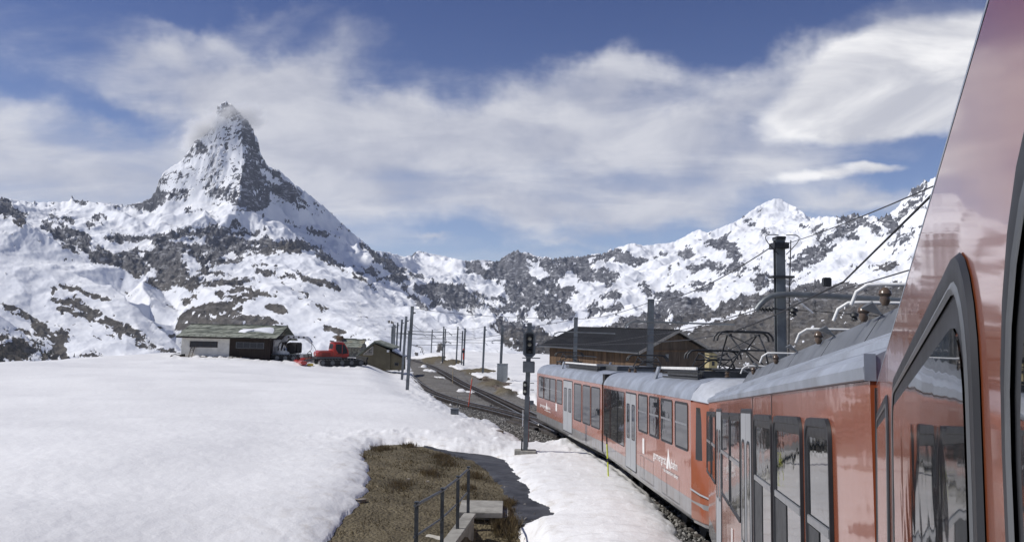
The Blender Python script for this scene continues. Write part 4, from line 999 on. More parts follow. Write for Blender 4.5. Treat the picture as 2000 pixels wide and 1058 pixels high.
# loose beams beside the points and stones on the right of the tracks
for i, (x0, y0, x1, y1, lab) in enumerate(((992, 826, 1048, 842, 'rusty steel beam lying on the ballast behind the signal post'), (1040, 838, 1092, 858, 'rusty steel beam lying nearest the train wheels'), (1000, 822, 1040, 830, 'short dark beam at the switch'))):
    a, b = Vector(hit(x0, y0)), Vector(hit(x1, y1)); o = MB().bar((0, 0, .1), (b-a)+Vector((0, 0, .1)), .26, .16).build('steel_beam', m_slp, bevel=.02); o.location = a; tag(o, lab, 'beam', 'steel beams at the switch')
def rock_mesh(seed, s=(1, 1, .6), n=2):
    bm = bmesh.new(); bmesh.ops.create_icosphere(bm, subdivisions=n, radius=1.); rg = random.Random(seed)
    off = Vector((rg.random()*9, rg.random()*9, rg.random()*9)); from mathutils import noise as nz
    for v in bm.verts:
        k = 1+.55*nz.noise(v.co*1.1+off)+.18*nz.noise(v.co*3+off); c = v.co*k
        c = Vector((max(min(c.x, .8), -.85), max(min(c.y, .85), -.8), max(min(c.z, .6), -.9)))
        v.co = Vector((c.x*s[0], c.y*s[1], c.z*s[2]))
    me = bpy.data.meshes.new('rock'); bm.to_mesh(me); bm.free(); return me
m_rock = simple('brown_stone', (.13, .105, .085), rough=.9, var=.25, scale=2, bump=.5, bscale=9)
m_rockg = simple('pale_stone', (.34, .30, .25), rough=.9, var=.2, scale=2)
rg = random.Random(5)
for i, (px, py, s) in enumerate([(955, 741, .8), (962, 744, 1.0), (970, 752, .8), (984, 752, .9), (992, 755, .7), (1000, 758, .6), (990, 764, .5), (978, 760, .7), (965, 756, .6), (1003, 768, .4), (940, 741, .6), (950, 748, .5), (1012, 744, .35), (1018, 742, .3), (995, 746, 1.0), (986, 744, .9)]):
    h = hit(px, py); me = rock_mesh(i, (s*rg.uniform(1., 1.8), s*.9, s*.4)); o = link('rock', me, m_rock); o.location = (h[0], h[1], h[2]+.08); o.rotation_euler = (rg.uniform(-.2, .2), rg.uniform(-.2, .2), rg.uniform(0, 6))
    tag(o, 'flat brown stone in the heap around the mast with the concrete block', 'rock', 'stones around the cabinet and its mast')

# ballast stones near enough to see: real geometry, one mass
def stones():
    pts = []
    c = path_pts(TRK_Y, TRK_X, 11, 60, .25)
    N = 26000
    idx = (RNG.random(N)**1.6*(len(c)-1)).astype(int); lat = RNG.normal(-2.2, .75, N); lat = np.where(RNG.random(N) < .25, RNG.uniform(-3.2, 1.5, N), lat)
    t = np.gradient(c, axis=0); t /= np.linalg.norm(t, axis=1)[:, None]
    x = c[idx, 0]+t[idx, 1]*lat+RNG.normal(0, .12, N); y = c[idx, 1]-t[idx, 0]*lat+RNG.normal(0, .12, N)
    k = bare(x, y) > .02; x, y = x[k], y[k]; z = zground(x, y)
    ico = [(0, 0, 1), (.9, 0, .3), (.3, .85, .3), (-.7, .5, .3), (-.7, -.5, .3), (.3, -.85, .3), (.5, .4, -.5), (-.3, .6, -.5), (-.6, 0, -.5), (-.2, -.6, -.5), (.5, -.4, -.5)]
    fc = [(0,1,2),(0,2,3),(0,3,4),(0,4,5),(0,5,1),(1,6,2),(2,7,3),(3,8,4),(4,9,5),(5,10,1),(2,6,7),(3,7,8),(4,8,9),(5,9,10),(1,10,6)]
    base = np.array(ico); n = len(x); s = RNG.uniform(.022, .05, n)
    A = RNG.normal(size=(n, 3, 3))*.35+np.eye(3)[None]; V = np.einsum('vk,nkj->nvj', base, A)*s[:, None, None]+np.stack([x, y, z+.02], -1)[:, None, :]
    F = (np.array(fc)[None]+(np.arange(n)*len(ico))[:, None, None]).reshape(-1, 3)
    m, w, b = new_mat('ballast_stone'); tone = w.n('ShaderNodeAttribute', attribute_name='tone').outputs['Fac']
    w.t.links.new(w.mix(tone, c4((.05, .048, .045)), c4((.33, .32, .30))), b.inputs['Base Color']); b.inputs['Roughness'].default_value = .9
    tag(mesh_np('ballast_stones', V.reshape(-1, 3), F, m, smooth=False, attrs={'tone': np.repeat(RNG.random(n)**1.5, len(ico))}), 'loose grey ballast stones beside the track', kind='stuff')
stones()
# ================================================================ grassy bank, steps and railing
def build_bank():
    # railing: feet follow the concrete edge
    posts = [(813.7, 985, 13.9, -4.26), (864, 957.5, 15.6, -4.37), (894.5, 933.7, 17.2, -4.45), (915, 915, 18.8, -4.5)]
    m_rl = simple('painted_railing', (.085, .095, .105), rough=.4, metal=.5, var=.15)
    tops = [P(a, b, c) for a, b, c, _ in posts]
    o0 = Vector((tops[0].x, tops[0].y, posts[0][3])); root = empty('railing', o0); tag(root, 'dark grey two bar railing beside the concrete steps', 'railing')
    ln = [tops[0]+(tops[0]-tops[1])*.06]+tops
    for (a, b, c, zb), t in list(zip(posts, tops)):
        mb = MB(); mb.bar(Vector((t.x+.03, t.y, zb-1.0))-o0, t-o0+Vector((0, 0, -.01)), .07, .035); mb.build('post', m_rl, root, bevel=.004)
        MB().box(t.x-o0.x-.045, t.x-o0.x+.045, t.y-o0.y-.045, t.y-o0.y+.045, t.z-o0.z+.03, t.z-o0.z+.055).build('post_cap', m_rl, root, bevel=.01)
    MB().tube([p-o0 for p in ln], .026, 10).build('handrail', m_rl, root, smooth=True)
    MB().tube([p-o0-Vector((0, 0, .52)) for p in ln], .020, 10).build('middle_rail', m_rl, root, smooth=True)
    # parapet with coping slabs, landing, tread
    root = empty('parapet_wall', (-.83, 18.6, -4.35)); tag(root, 'low concrete parapet with coping slabs next to the railing', 'wall')
    a = Vector((-.83, 18.6, 0)); b = Vector((-1.18, 15.75, 0)); dd = (b-a).normalized(); sd = Vector((dd.y, -dd.x, 0))
    cuts = [0, 1.35, 2.9, 4.5, 6.2]
    for i in range(4):
        p, q = a+dd*(cuts[i]+.008)-Vector((-.83, 18.6, 0)), a+dd*(cuts[i+1]-.008)-Vector((-.83, 18.6, 0))
        z = -.035*i*0
        vs = [p+sd*.15, p-sd*.13, q-sd*.13, q+sd*.15]
        MB().prism([Vector((v.x, v.y, 0)) for v in vs], (0, 0, -.07), (0, 0, 0)).build('coping_slab', m_conc, root, bevel=.008)
    p, q = Vector((0, 0, 0))+dd*.02, dd*6.15
    vs = [p+sd*.11, p-sd*.09, q-sd*.09, q+sd*.11]
    MB().prism([Vector((v.x, v.y, 0)) for v in vs], (0, 0, -1.2), (0, 0, -.072)).build('wall_body', m_conc, root)
    root = empty('concrete_landing', (-.6, 19.5, -4.42)); tag(root, 'square concrete landing slab at the head of the steps', 'landing')
    MB().box(-.53, .50, -.55, .75, -.12, .0).build('slab', m_conc, root, bevel=.012)
    MB().box(-.42, .62, -.35, .6, -.9, -.122).build('front_wall', m_conc, root)
    MB().box(-.49, -.44, -.52, -.36, -.6, -.122).build('upright', m_conc, root)
    root = empty('concrete_step', (-1.75, 16.2, -4.55)); tag(root, 'sunlit pale concrete step behind the railing posts', 'step')
    m_pale = simple('pale_concrete', (.50, .47, .40), rough=.85, var=.1, scale=3)
    MB().prism([(-.25, -1.5, 0), (.35, -1.2, 0), (.42, 1.1, 0), (.05, 1.35, 0)], (0, 0, -.5), (0, 0, 0)).build('tread', m_pale, root, bevel=.01)
    MB().box(.46, .54, -1.3, 1.2, -.4, -.05).build('kerb', m_conc, root)

    # dry grass: individual blades, one mass
    N = 46000
    x = RNG.uniform(-7.5, 2.2, N); y = 9.5+RNG.random(N)**.8*22
    s = bare(x, y); inb = poly_sd(x, y, bank_xy)
    pth = np.array(poly_from_px([(812,866),(850,871),(890,883),(940,888),(985,896),(1008,918),(1030,945),(1046,972),(1090,985),(1100,1010),(1045,1034),(1018,1022),(1004,1000),(993,968),(978,945),(950,916),(922,900),(880,888),(838,876)]))
    onp = poly_sd(x, y, [tuple(q) for q in pth])
    clump = fbm(x/.9, y/1.4, 4, .6, seed=900)
    built = ((x > -1.25) & (x < .15) & (y > 10) & (y < 20.4)) | ((x > -2.1) & (x < -1.2) & (y < 17.6) & (y > 14.6) )
    k = (inb > .02) & (onp < -.03) & (~built) & (RNG.random(N) < .30+.9*np.clip(clump+.2, 0, 1))
    x, y, cl = x[k], y[k], clump[k]
    # a few strong tufts
    tx = []; ty = []; tc = []
    for (px, py, rad, n) in ((985, 1000, .22, 900), (975, 1018, .2, 700), (995, 985, .18, 500), (925, 930, .25, 500), (870, 905, .35, 500), (862, 893, .3, 500), (745, 878, .35, 500), (800, 872, .3, 400), (705, 895, .15, 160), (915, 955, .2, 350), (1000, 1030, .2, 400), (840, 925, .3, 300), (780, 950, .3, 300)):
        h = hit(px, py); tx += list(h[0]+RNG.normal(0, rad*.5, n)); ty += list(h[1]+RNG.normal(0, rad, n)); tc += [1.3]*n
    x = np.concatenate([x, tx]); y = np.concatenate([y, ty]); cl = np.concatenate([cl, tc]); n = len(x); z = zground(x, y)
    L = RNG.uniform(.03, .10, n)*(1+1.0*np.clip(cl, 0, 1.5)); an = RNG.uniform(0, 2*np.pi, n); lean = RNG.uniform(.8, 1.45, n)*np.where(cl > 1.2, .55, 1); lean = np.clip(lean, .1, 1.42)
    an = an*.6+2.2     # combed downhill
    dx = np.cos(an)*np.sin(lean)*L; dy = np.sin(an)*np.sin(lean)*L; dz = np.cos(lean)*L
    wv = .006+RNG.random(n)*.006; px_ = -np.sin(an)*wv; py_ = np.cos(an)*wv
    b0 = np.stack([x-px_, y-py_, z-.01], -1); b1 = np.stack([x+px_, y+py_, z-.01], -1)
    m0 = np.stack([x+dx*.55-px_*.7, y+dy*.55-py_*.7, z+dz*.7], -1); m1 = np.stack([x+dx*.55+px_*.7, y+dy*.55+py_*.7, z+dz*.7], -1)
    t0 = np.stack([x+dx, y+dy, z+dz], -1)
    V = np.stack([b0, b1, m1, m0, t0], 1).reshape(-1, 3); i = np.arange(n)[:, None]*5
    F = np.concatenate([i+np.array([[0, 1, 2]]), i+np.array([[0, 2, 3]]), i+np.array([[3, 2, 4]])])
    m, w, b = new_mat('dry_grass'); tn = w.n('ShaderNodeAttribute', attribute_name='tone').outputs['Fac']
    w.t.links.new(w.mix(tn, c4((.15, .125, .075)), c4((.40, .33, .21))), b.inputs['Base Color']); b.inputs['Roughness'].default_value = .8; b.inputs['Specular IOR Level'].default_value = .2
    tone = np.clip(RNG.random(n)*.75+.25*np.clip(cl, -1, 1.3), 0, 1)
    tag(mesh_np('dry_grass', V, F, m, smooth=False, attrs={'tone': np.repeat(tone, 5)}), 'dry straw coloured grass on the bank', kind='stuff')
    # clods and small stones on the bank, white scraps
    rg = random.Random(11)
    for i, (px, py, s, mt, lab) in enumerate([(866, 905, .10, m_rockg, 'pale stone under the grass lip near the asphalt path'), (704, 980, .12, m_rockg, 'pale stone at the left edge of the grass bank'), (989, 953, .07, m_rockg, 'white stone on the edge of the asphalt path'), (798, 936, .05, m_rockg, 'tiny pale stone in the middle of the grass bank'), (975, 858, .16, m_rock, 'dark stone lying in the snow left of the signal post'), (835, 940, .04, m_rockg, 'tiny pale stone right of the middle of the bank')]):
        h = hit(px, py); o = link('rock', rock_mesh(40+i, (s*1.4, s, s*.7)), mt); o.location = (h[0], h[1], h[2]+s*.3+(.3 if i == 4 else 0)); o.rotation_euler = (0, 0, rg.uniform(0, 6)); tag(o, lab, 'stone')
build_bank()
# ================================================================ the train
def paint(name, col, rough=.22):
    m, w, b = new_mat(name)
    tc = w.n('ShaderNodeTexCoord').outputs['Object']
    dirt = w.noise(w.n('ShaderNodeMapping', ins={0: tc, 3: (1, 1, .35)}).outputs[0], 2.2, 8, .68)
    sp = w.n('ShaderNodeSeparateXYZ', ins={0: tc}).outputs[2]
    low = w.m('MULTIPLY', w.ramp(sp, -1.2, -2.3, 0, 1), w.ramp(dirt, .35, .62))
    f = w.m('MAXIMUM', w.m('MULTIPLY', low, .45), w.ramp(dirt, .58, .85, 0, .22))
    w.t.links.new(w.mix(f, c4(col), c4((.20, .16, .13))), b.inputs['Base Color'])
    w.t.links.new(w.m('MULTIPLY_ADD', f, .5, rough), b.inputs['Roughness'])
    b.inputs['Coat Weight'].default_value = .7; b.inputs['Coat Roughness'].default_value = .05; b.inputs['Coat IOR'].default_value = 1.45; b.inputs['Specular IOR Level'].default_value = .35
    bp = w.n('ShaderNodeBump', ins={'Height': w.noise(tc, 1.6, 3, .5), 'Strength': .35, 'Distance': .012})
    w.t.links.new(bp.outputs[0], b.inputs['Normal']); w.t.links.new(bp.outputs[0], b.inputs['Coat Normal'])
    return m
m_or = paint('orange_paint', (.30, .080, .032))
m_or_sun = simple('orange_paint_sunlit', (.44, .10, .034), rough=.4, var=.05, coat=.3)  # brighter copy of the orange paint, direct sun put into its colour
m_gr = paint('grey_paint', (.20, .205, .21), .30)
m_roof = simple('roof_grey', (.33, .36, .41), rough=.42, metal=.35, var=.10, scale=2., grime=((.20, .20, .21), 1.6, .5), bump=.06, bscale=8)
m_roofd = simple('roof_cover_grey', (.15, .16, .175), rough=.5, metal=.3, var=.08, scale=2., grime=((.08, .08, .085), 1.6, .5))
m_rub = simple('black_rubber', (.020, .021, .024), rough=.5, var=.15, spec=.4)
m_fr = simple('dark_frame_paint', (.10, .105, .11), rough=.35, metal=.2, var=.08)
m_alu = simple('aluminium_door', (.36, .37, .38), rough=.42, metal=.15, var=.03, scale=1)
m_sash = simple('sash_bar', (.30, .31, .32), rough=.3, metal=.6, var=.05)
m_under = simple('underframe_black', (.018, .017, .016), rough=.8, var=.2)
m_txt = simple('white_lettering', (.78, .77, .75), rough=.4, var=.02)
m_louv = simple('louvre_dark', (.035, .037, .040), rough=.5, var=.15)
def glassmat():
    m, w, b = new_mat('carriage_glass')
    tc = w.n('ShaderNodeTexCoord').outputs['Object']
    b.inputs['Base Color'].default_value = (.012, .014, .016, 1); b.inputs['Roughness'].default_value = .02
    b.inputs['Specular IOR Level'].default_value = .5; b.inputs['IOR'].default_value = 1.5; b.inputs['Coat Weight'].default_value = .15; b.inputs['Coat Roughness'].default_value = .01
    bp = w.n('ShaderNodeBump', ins={'Height': w.noise(tc, 2.4, 3, .5), 'Strength': .45, 'Distance': .006})
    w.t.links.new(bp.outputs[0], b.inputs['Normal'])
    return m
m_gl = glassmat()
W_ = 2.65
class Car:
    def __init__(s, A, B, label):
        s.A, s.B = Vector(A), Vector(B); s.L = (s.B-s.A).length
        ex = (s.B-s.A).normalized(); ey = Vector((0, 0, 1)).cross(ex).normalized(); ez = ex.cross(ey)
        s.M = Matrix((ex, ey, ez)).transposed().to_4x4(); s.M.translation = s.A; s.I = s.M.inverted()
        s.root = empty('train_carriage', mw=s.M); tag(s.root, label, 'carriage', 'carriages of the orange train')
    def px(s, x, y):
        """photo point on the side wall -> (s, h)"""
        o = s.I @ Vector((0, 0, 0)); d = (s.I.to_3x3() @ pdir(x, y)); t = -o.y/d.y; p = o+d*t
        return p.x, p.z
def rrect(x0, x1, z0, z1, r, n=6):
    r = min(r, (x1-x0)/2-.001, (z1-z0)/2-.001); pts = []
    for cx, cz, a0 in ((x1-r, z0+r, -90), (x1-r, z1-r, 0), (x0+r, z1-r, 90), (x0+r, z0+r, 180)):
        for k in range(n+1):
            a = R(a0+90*k/n); pts.append((cx+r*math.cos(a), cz+r*math.sin(a)))
    return pts
def ring(mb, outer, inner, steps):
    """steps: list of (fraction from outer to inner, y)"""
    n = len(outer); vs = []
    for f, y in steps:
        for o, i in zip(outer, inner): vs.append((o[0]+(i[0]-o[0])*f, y, o[1]+(i[1]-o[1])*f))
    fs = [(k*n+j, k*n+(j+1) % n, (k+1)*n+(j+1) % n, (k+1)*n+j) for k in range(len(steps)-1) for j in range(n)]
    return mb.add(vs, fs)
def window(car, x0, x1, zt, zb, fw_=.05, r=.09, sash=None, proud=.014, name='window', head=0., lowdark=None):
    x0, x1 = min(x0, x1), max(x0, x1)
    out = rrect(x0, x1, zb, zt, r); inn = rrect(x0+fw_, x1-fw_, zb+fw_, zt-fw_-head, max(r-fw_*.7, .02))
    mb = MB(); ring(mb, out, inn, [(0, .001), (.06, proud), (.42, proud), (.50, proud*.55), (.9, proud*.55), (1., .003)])
    f = mb.build(name, m_rub, car.root, smooth=True)
    MB().add([(p[0], .0045, p[1]) for p in inn], [tuple(range(len(inn)))]).build('pane', m_gl, f)
    if sash is not None:
        MB().box(x0+fw_, x1-fw_, .0045, .016, sash-.022, sash+.022).build('sash_bar', m_sash, f, bevel=.003)
    return f
def door(car, x0, x1, zt=-.10, zb=-2.16, glass=(-.42, -1.32), gap=.02):
    x0, x1 = min(x0, x1), max(x0, x1); f = MB()
    ring(f, rrect(x0-.03, x1+.03, zb-.02, zt+.03, .05, 3), rrect(x0+.01, x1-.01, zb+.01, zt-.01, .03, 3), [(0, .001), (.3, .010), (1, .010)])
    d = f.build('door', m_rub, car.root)
    mid = (x0+x1)/2
    for a, b in ((x0+.012, mid-gap/2), (mid+gap/2, x1-.012)):
        MB().box(a, b, .001, .009, zb+.012, zt-.012).build('door_leaf', m_alu, d, bevel=.003)
        g = rrect(a+(b-a)*.24, b-(b-a)*.24, glass[1], glass[0], .06, 4)
        mb = MB(); ring(mb, rrect(a+(b-a)*.17, b-(b-a)*.17, glass[1]-.03, glass[0]+.03, .07, 4), g, [(0, .0095), (.4, .014), (1, .011)]); mb.build('door_seal', m_rub, d)
        MB().add([(p[0], .0112, p[1]) for p in g], [tuple(range(len(g)))]).build('pane', m_gl, d)
    return d
def prof_extrude(mb, prof, xs, closed=False):
    n = len(prof); vs = [(x, p[0], p[1]) for x in xs for p in prof]; fs = []
    for k in range(len(xs)-1):
        for j in range(n if closed else n-1):
            a, b = k*n+j, k*n+(j+1) % n; fs.append((a, b, b+n, a+n))
    return mb.add(vs, fs)
def shell(car, L0, L1, body_mat=m_or, skirt=True, zb=-2.36, taper=True):
    z2 = zb+.44
    pf = [(0, 0.), (.0, -.05), (0, z2)] ; pf2 = [(-W_, z2), (-W_, -.05), (-W_, 0.)]
    mb = MB(); prof_extrude(mb, pf+pf2, [L0, L1], True)
    n = 6; mb.f.append(tuple(range(n-1, -1, -1))); mb.f.append(tuple(range(n, 2*n)))
    mb.build('body', body_mat, car.root)
    mb = MB(); prof_extrude(mb, [(.0008, z2-.002), (-.01, zb+.12), (-.09, zb), (-W_+.09, zb), (-W_+.01, zb+.12), (-W_-.0008, z2-.002)], [L0+.001, L1-.001], True)
    mb.f.append(tuple(range(n-1, -1, -1))); mb.f.append(tuple(range(n, 2*n))); mb.build('skirt', m_gr, car.root)
    MB().box(L0+.5, L1-.5, -W_+.6, -.5, zb-.30, zb-.002).build('underframe', m_under, car.root)
    ROOT = car.root
    for c in ((L0+1.6, L0+3.2), (L1-3.2, L1-1.6)):
        for x in c:
            for y0, y1 in ((-.78, -.66), (-1.98, -1.86)):
                MB().lathe([(0, .30), (.10, .30), (.12, .33)], (x, y0, zb-.30), (0, 1, 0), 20).build('wheel', m_under, car.root)
def roof_curved(car, L0, L1, light=m_roof):
    h = [(-.0, .004), (-.012, .05), (-.05, .14), (-.12, .24), (-.22, .325), (-.36, .39), (-.52, .43), (-.75, .45)]
    pf = h+[(-W_-p[0], p[1]) for p in h[::-1]]
    n = len(pf); mb = MB(); prof_extrude(mb, pf, [L0, L1], False); mb.f.append(tuple(range(n-1, -1, -1))); mb.f.append(tuple(range(n, 2*n)))
    return mb.build('roof', light, car.root, smooth=True)
def pantograph(car, x, base, top, wdt=1.25):
    """folded double-scissor current collector"""
    yc = -W_/2; g = MB(); r = .018
    for y in (yc-.5, yc+.5): g.tube([(x-.55, y, base+.16), (x+.55, y, base+.16)], .028, 8)
    for xx in (x-.5, x+.5): g.tube([(xx, yc-.5, base+.16), (xx, yc+.5, base+.16)], .028, 8)
    pg = g.build('pantograph', m_dark, car.root, smooth=True)
    m = (base+.16+top)/2; mb = MB()
    for y in (yc-.42, yc+.42):
        for sg in (-1, 1):
            mb.tube([(x+sg*.35, y, base+.18), (x+sg*.62, y*.6+yc*.4, m)], r, 7); mb.tube([(x+sg*.62, y*.6+yc*.4, m), (x+sg*.08, y*.75+yc*.25, top-.08)], r, 7)
    mb.tube([(x-.62, yc-.25, m), (x-.62, yc+.25, m)], r, 7); mb.tube([(x+.62, yc-.25, m), (x+.62, yc+.25, m)], r, 7)
    mb.tube([(x-.35, yc-.42, base+.18), (x-.62, yc+.17, m)], r*.7, 6); mb.tube([(x+.35, yc+.42, base+.18), (x+.62, yc-.17, m)], r*.7, 6)
    mb.tube([(x-.62, yc-.17, m), (x-.08, yc+.3, top-.08)], r*.7, 6); mb.tube([(x+.62, yc+.17, m), (x+.08, yc-.3, top-.08)], r*.7, 6)
    mb.build('scissor_arm', m_dark, pg)
    for dx in (-.13, .13):
        hb = MB(); hb.tube([(x+dx, yc-wdt/2-.02, top-.20), (x+dx, yc-wdt/2, top-.10), (x+dx, yc-wdt/2+.08, top-.02), (x+dx, yc-wdt/2+.2, top), (x+dx, yc+wdt/2-.2, top), (x+dx, yc+wdt/2-.08, top-.02), (x+dx, yc+wdt/2, top-.10), (x+dx, yc+wdt/2+.02, top-.2)], .022, 8)
        hb.build('collector_bar', m_dark, pg, smooth=True)
    MB().box(x-.13, x+.13, yc-.32, yc-.28, top-.09, top-.05).build('head_link', m_dark, pg); MB().box(x-.13, x+.13, yc+.28, yc+.32, top-.09, top-.05).build('head_link', m_dark, pg)
    for sx in (-.5, .5):
        for sy in (-.5, .5):
            MB().lathe([(0, .05), (.03, .06), (.05, .035), (.08, .06), (.10, .035), (.13, .05)], (x+sx, yc+sy, base), (0, 0, 1), 10).build('insulator', m_porc, pg, smooth=True)
def lettering(car, body, sx, h, size, al='LEFT', name='lettering', width=None):
    cu = bpy.data.curves.new(name, 'FONT'); cu.body = body; cu.size = size; cu.extrude = .0015; cu.align_x = al; cu.resolution_u = 2; cu.offset = size*.012
    o = bpy.data.objects.new(name, cu); COL.objects.link(o)
    dg = bpy.context.evaluated_depsgraph_get(); me = bpy.data.meshes.new_from_object(o.evaluated_get(dg)); bpy.data.objects.remove(o)
    M = Matrix.Translation((sx, .004, h)) @ Matrix(((-1, 0, 0, 0), (0, 0, 1, 0), (0, 1, 0, 0), (0, 0, 0, 1)))
    xs = [v.co.x for v in me.vertices]
    if width: 
        k = width/(max(xs)-min(xs)); me.transform(Matrix.Diagonal((k, 1, 1, 1)))
    me.transform(M); me.materials.clear(); return link(name, me, m_txt, car.root)
def logo(car, x_left, x_right, h, size):
    """lower case name either side of a small white peak, with the line below it"""
    w = abs(x_left-x_right); f = 1
    lettering(car, 'gornergrat', x_left, h, size, width=w*.56)
    lettering(car, 'bahn', x_left-w*.76, h, size, width=w*.24)
    lettering(car, 'the matterhorn railway', x_left-w*.46, h-size*.62, size*.42, width=w*.56)
    xa = x_left-w*.57; s = size
    pk = [(0, -.25), (.05, .25), (.12, .55), (.20, .75), (.25, 1.25), (.31, 1.42), (.36, 1.2), (.44, .8), (.52, .5), (.62, .25), (.68, -.05), (.60, -.25), (.46, -.05), (.42, .2), (.34, .45), (.36, .1), (.28, -.25)]
    k = w*.18/.68
    MB().prism([(xa-p[0]*k, 0, h+p[1]*s) for p in pk], (0, .0005, 0), (0, .004, 0)).build('peak_emblem', m_txt, car.root)

z7 = lambda x, y: (x/2.8+1040, y/2.8+680)
z8 = lambda x, y: (x/2.8+1360, y/2.8+680)
zN = lambda x, y: (x*.527+1640, y*.527+500)

# ---- front unit, far section
cb = Car(P(1175.5, 750.5, 27.95), P(1049, 728, 41.0), 'farthest carriage of the orange train, with four small windows by its far end')
shell(cb, 0, cb.L); roof_curved(cb, 0, cb.L)
for a, b in ((35, 62), (65, 95), (97, 127), (133, 163)):
    x0 = cb.px(*z7(a, 160))[0]; x1 = cb.px(*z7(b, 165))[0]; window(cb, x0, x1, -.12, -1.16, .045, .08, sash=-.62)
door(cb, cb.px(*z7(170, 200))[0], cb.px(*z7(218, 210))[0])
for a, b in ((228, 268), (275, 317), (322, 370)):
    window(cb, cb.px(*z7(a, 210))[0], cb.px(*z7(b, 215))[0], -.12, -1.56, .05, .10)
x0 = cb.px(*z7(42, 320))[0]; x1 = cb.px(*z7(98, 335))[0]; hh = cb.px(*z7(70, 325))[1]; logo(cb, x0, x1, hh, .20)
sx, sh = cb.px(*z7(131, 322)); MB().box(sx-.16, sx+.16, .001, .008, sh-.16, sh+.16).build('notice_plate', m_txt, cb.root, bevel=.003)
# ---- front unit, near section with the driver's cab
ca = Car(P(1349, 781.5, 16.25), P(1178.5, 751.3, 27.7), 'orange carriage with a driver cab end, sloping grey cowl and white lettering on its side')
shell(ca, 0, ca.L); roof_curved(ca, 0, ca.L)
for a, b in ((392, 425), (428, 465), (467, 502)):
    window(ca, ca.px(*z7(a, 230))[0], ca.px(*z7(b, 240))[0], -.10, -1.66, .022, .02)
door(ca, ca.px(*z7(512, 260))[0], ca.px(*z7(567, 265))[0])
for a, b in ((580, 630), (640, 693), (703, 765), (780, 850)):
    window(ca, ca.px(*z7(a, 275))[0], ca.px(*z7(b, 285))[0], -.06, -1.03, .05, .08, sash=-.50)
x0 = ca.px(*z7(662, 610))[0]; x1 = ca.px(*z7(793, 650))[0]; hh = ca.px(*z7(730, 635))[1]; logo(ca, x0, x1, hh, .27)
sx, sh = ca.px(*z7(610, 533)); MB().box(sx-.11, sx+.11, .001, .02, sh-.19, sh+.19).build('notice_plate', m_txt, ca.root, bevel=.004)
for a, b, c, d_ in ((590, 608, 620, 725), (612, 662, 632, 755), (706, 732, 705, 800), (735, 803, 715, 850)):     # hatches outlined low on the side
    xa, xb = ca.px(*z7(a, c))[0], ca.px(*z7(b, d_))[0]; x_lo, x_hi = min(xa, xb), max(xa, xb); mb = MB()
    ring(mb, rrect(x_lo, x_hi, -2.20, -1.62, .02, 2), rrect(x_lo+.014, x_hi-.014, -2.186, -1.634, .01, 2), [(0, .0015), (.5, .003), (1, .0015)]); mb.build('hatch', m_fr, ca.root)
# cab nose: lofted sections towards the viewer
secs = [(0, 0, 0.), (-.55, .10, -.02), (-.98, .34, -.10), (-1.25, .62, -.22)]
mb = MB(); n = 4
vs = [(x, y, z) for x, ins, dz in secs for y, z in ((-ins, 0+dz*.6), (-ins*.8, -2.30), (-W_+ins*.8, -2.30), (-W_+ins, 0+dz*.6))]
fs = [(k*4+j, k*4+(j+1) % 4, k*4+4+(j+1) % 4, k*4+4+j) for k in range(3) for j in range(4)]+[(12, 13, 14, 15)]
mb.add(vs, fs).build('cab_nose', m_or, ca.root, bevel=.03, smooth=True)
mb = MB(); prf = [(0, .004), (-.05, .14), (-.22, .325), (-.52, .43), (-W_/2, .45), (-W_+.52, .43), (-W_+.22, .325), (-W_+.05, .14), (-W_, .004)]
vs = []
for x, ins, hs in ((-.001, 0, 1.), (-.55, .10, .86), (-.98, .34, .45), (-1.27, .62, .02)):
    for y, z in prf: t = y/-W_; vs.append((x, -ins-(W_-2*ins)*t, .004+z*hs-.14*(1-hs)))
fs = [(k*9+j, k*9+j+1, k*9+9+j+1, k*9+9+j) for k in range(3) for j in range(8)]
m_cowl = simple('cowl_pale_grey', (.50, .52, .55), rough=.35, metal=.2, var=.05)
mb.add(vs, fs).build('roof_cowl', m_cowl, ca.root, smooth=True)
# cab side window on the chamfer, grab rail and skirt
mb = MB(); mb.add([(-.30, -.048, -.12), (-.30, -.030, -1.12), (-.90, -.245, -1.12), (-.90, -.29, -.16)], [(0, 1, 2, 3)]); o = mb.build('cab_window', m_gl, ca.root); o.location.y = .022
MB().tube([(-.02, .015, -1.72), (-.5, -.04, -1.76), (-.98, -.26, -1.84)], .018, 8).build('grab_rail', m_alu, ca.root, smooth=True)
mb = MB(); vs = [(x, y, z) for x, ins in ((.0, 0), (-.55, .075), (-.98, .265), (-1.26, .49)) for y, z in ((-ins+.004, -1.93), (-ins-.05, -2.36), (-W_+ins+.05, -2.36), (-W_+ins-.004, -1.93))]
fs = [(k*4+j, k*4+j+1, k*4+5+j, k*4+4+j) for k in range(3) for j in range(3)]+[(12, 13, 14, 15)]
mb.add(vs, fs).build('nose_skirt', m_gr, ca.root)
MB().tube([(-1.28, -W_/2, -2.15), (-1.62, -W_/2, -2.15)], .10, 12).build('coupler', m_under, ca.root)
# joint between the two sections
MB().box(-.28, .02, -W_+.07, -.035, -2.2, .36).build('bellows', m_under, cb.root)
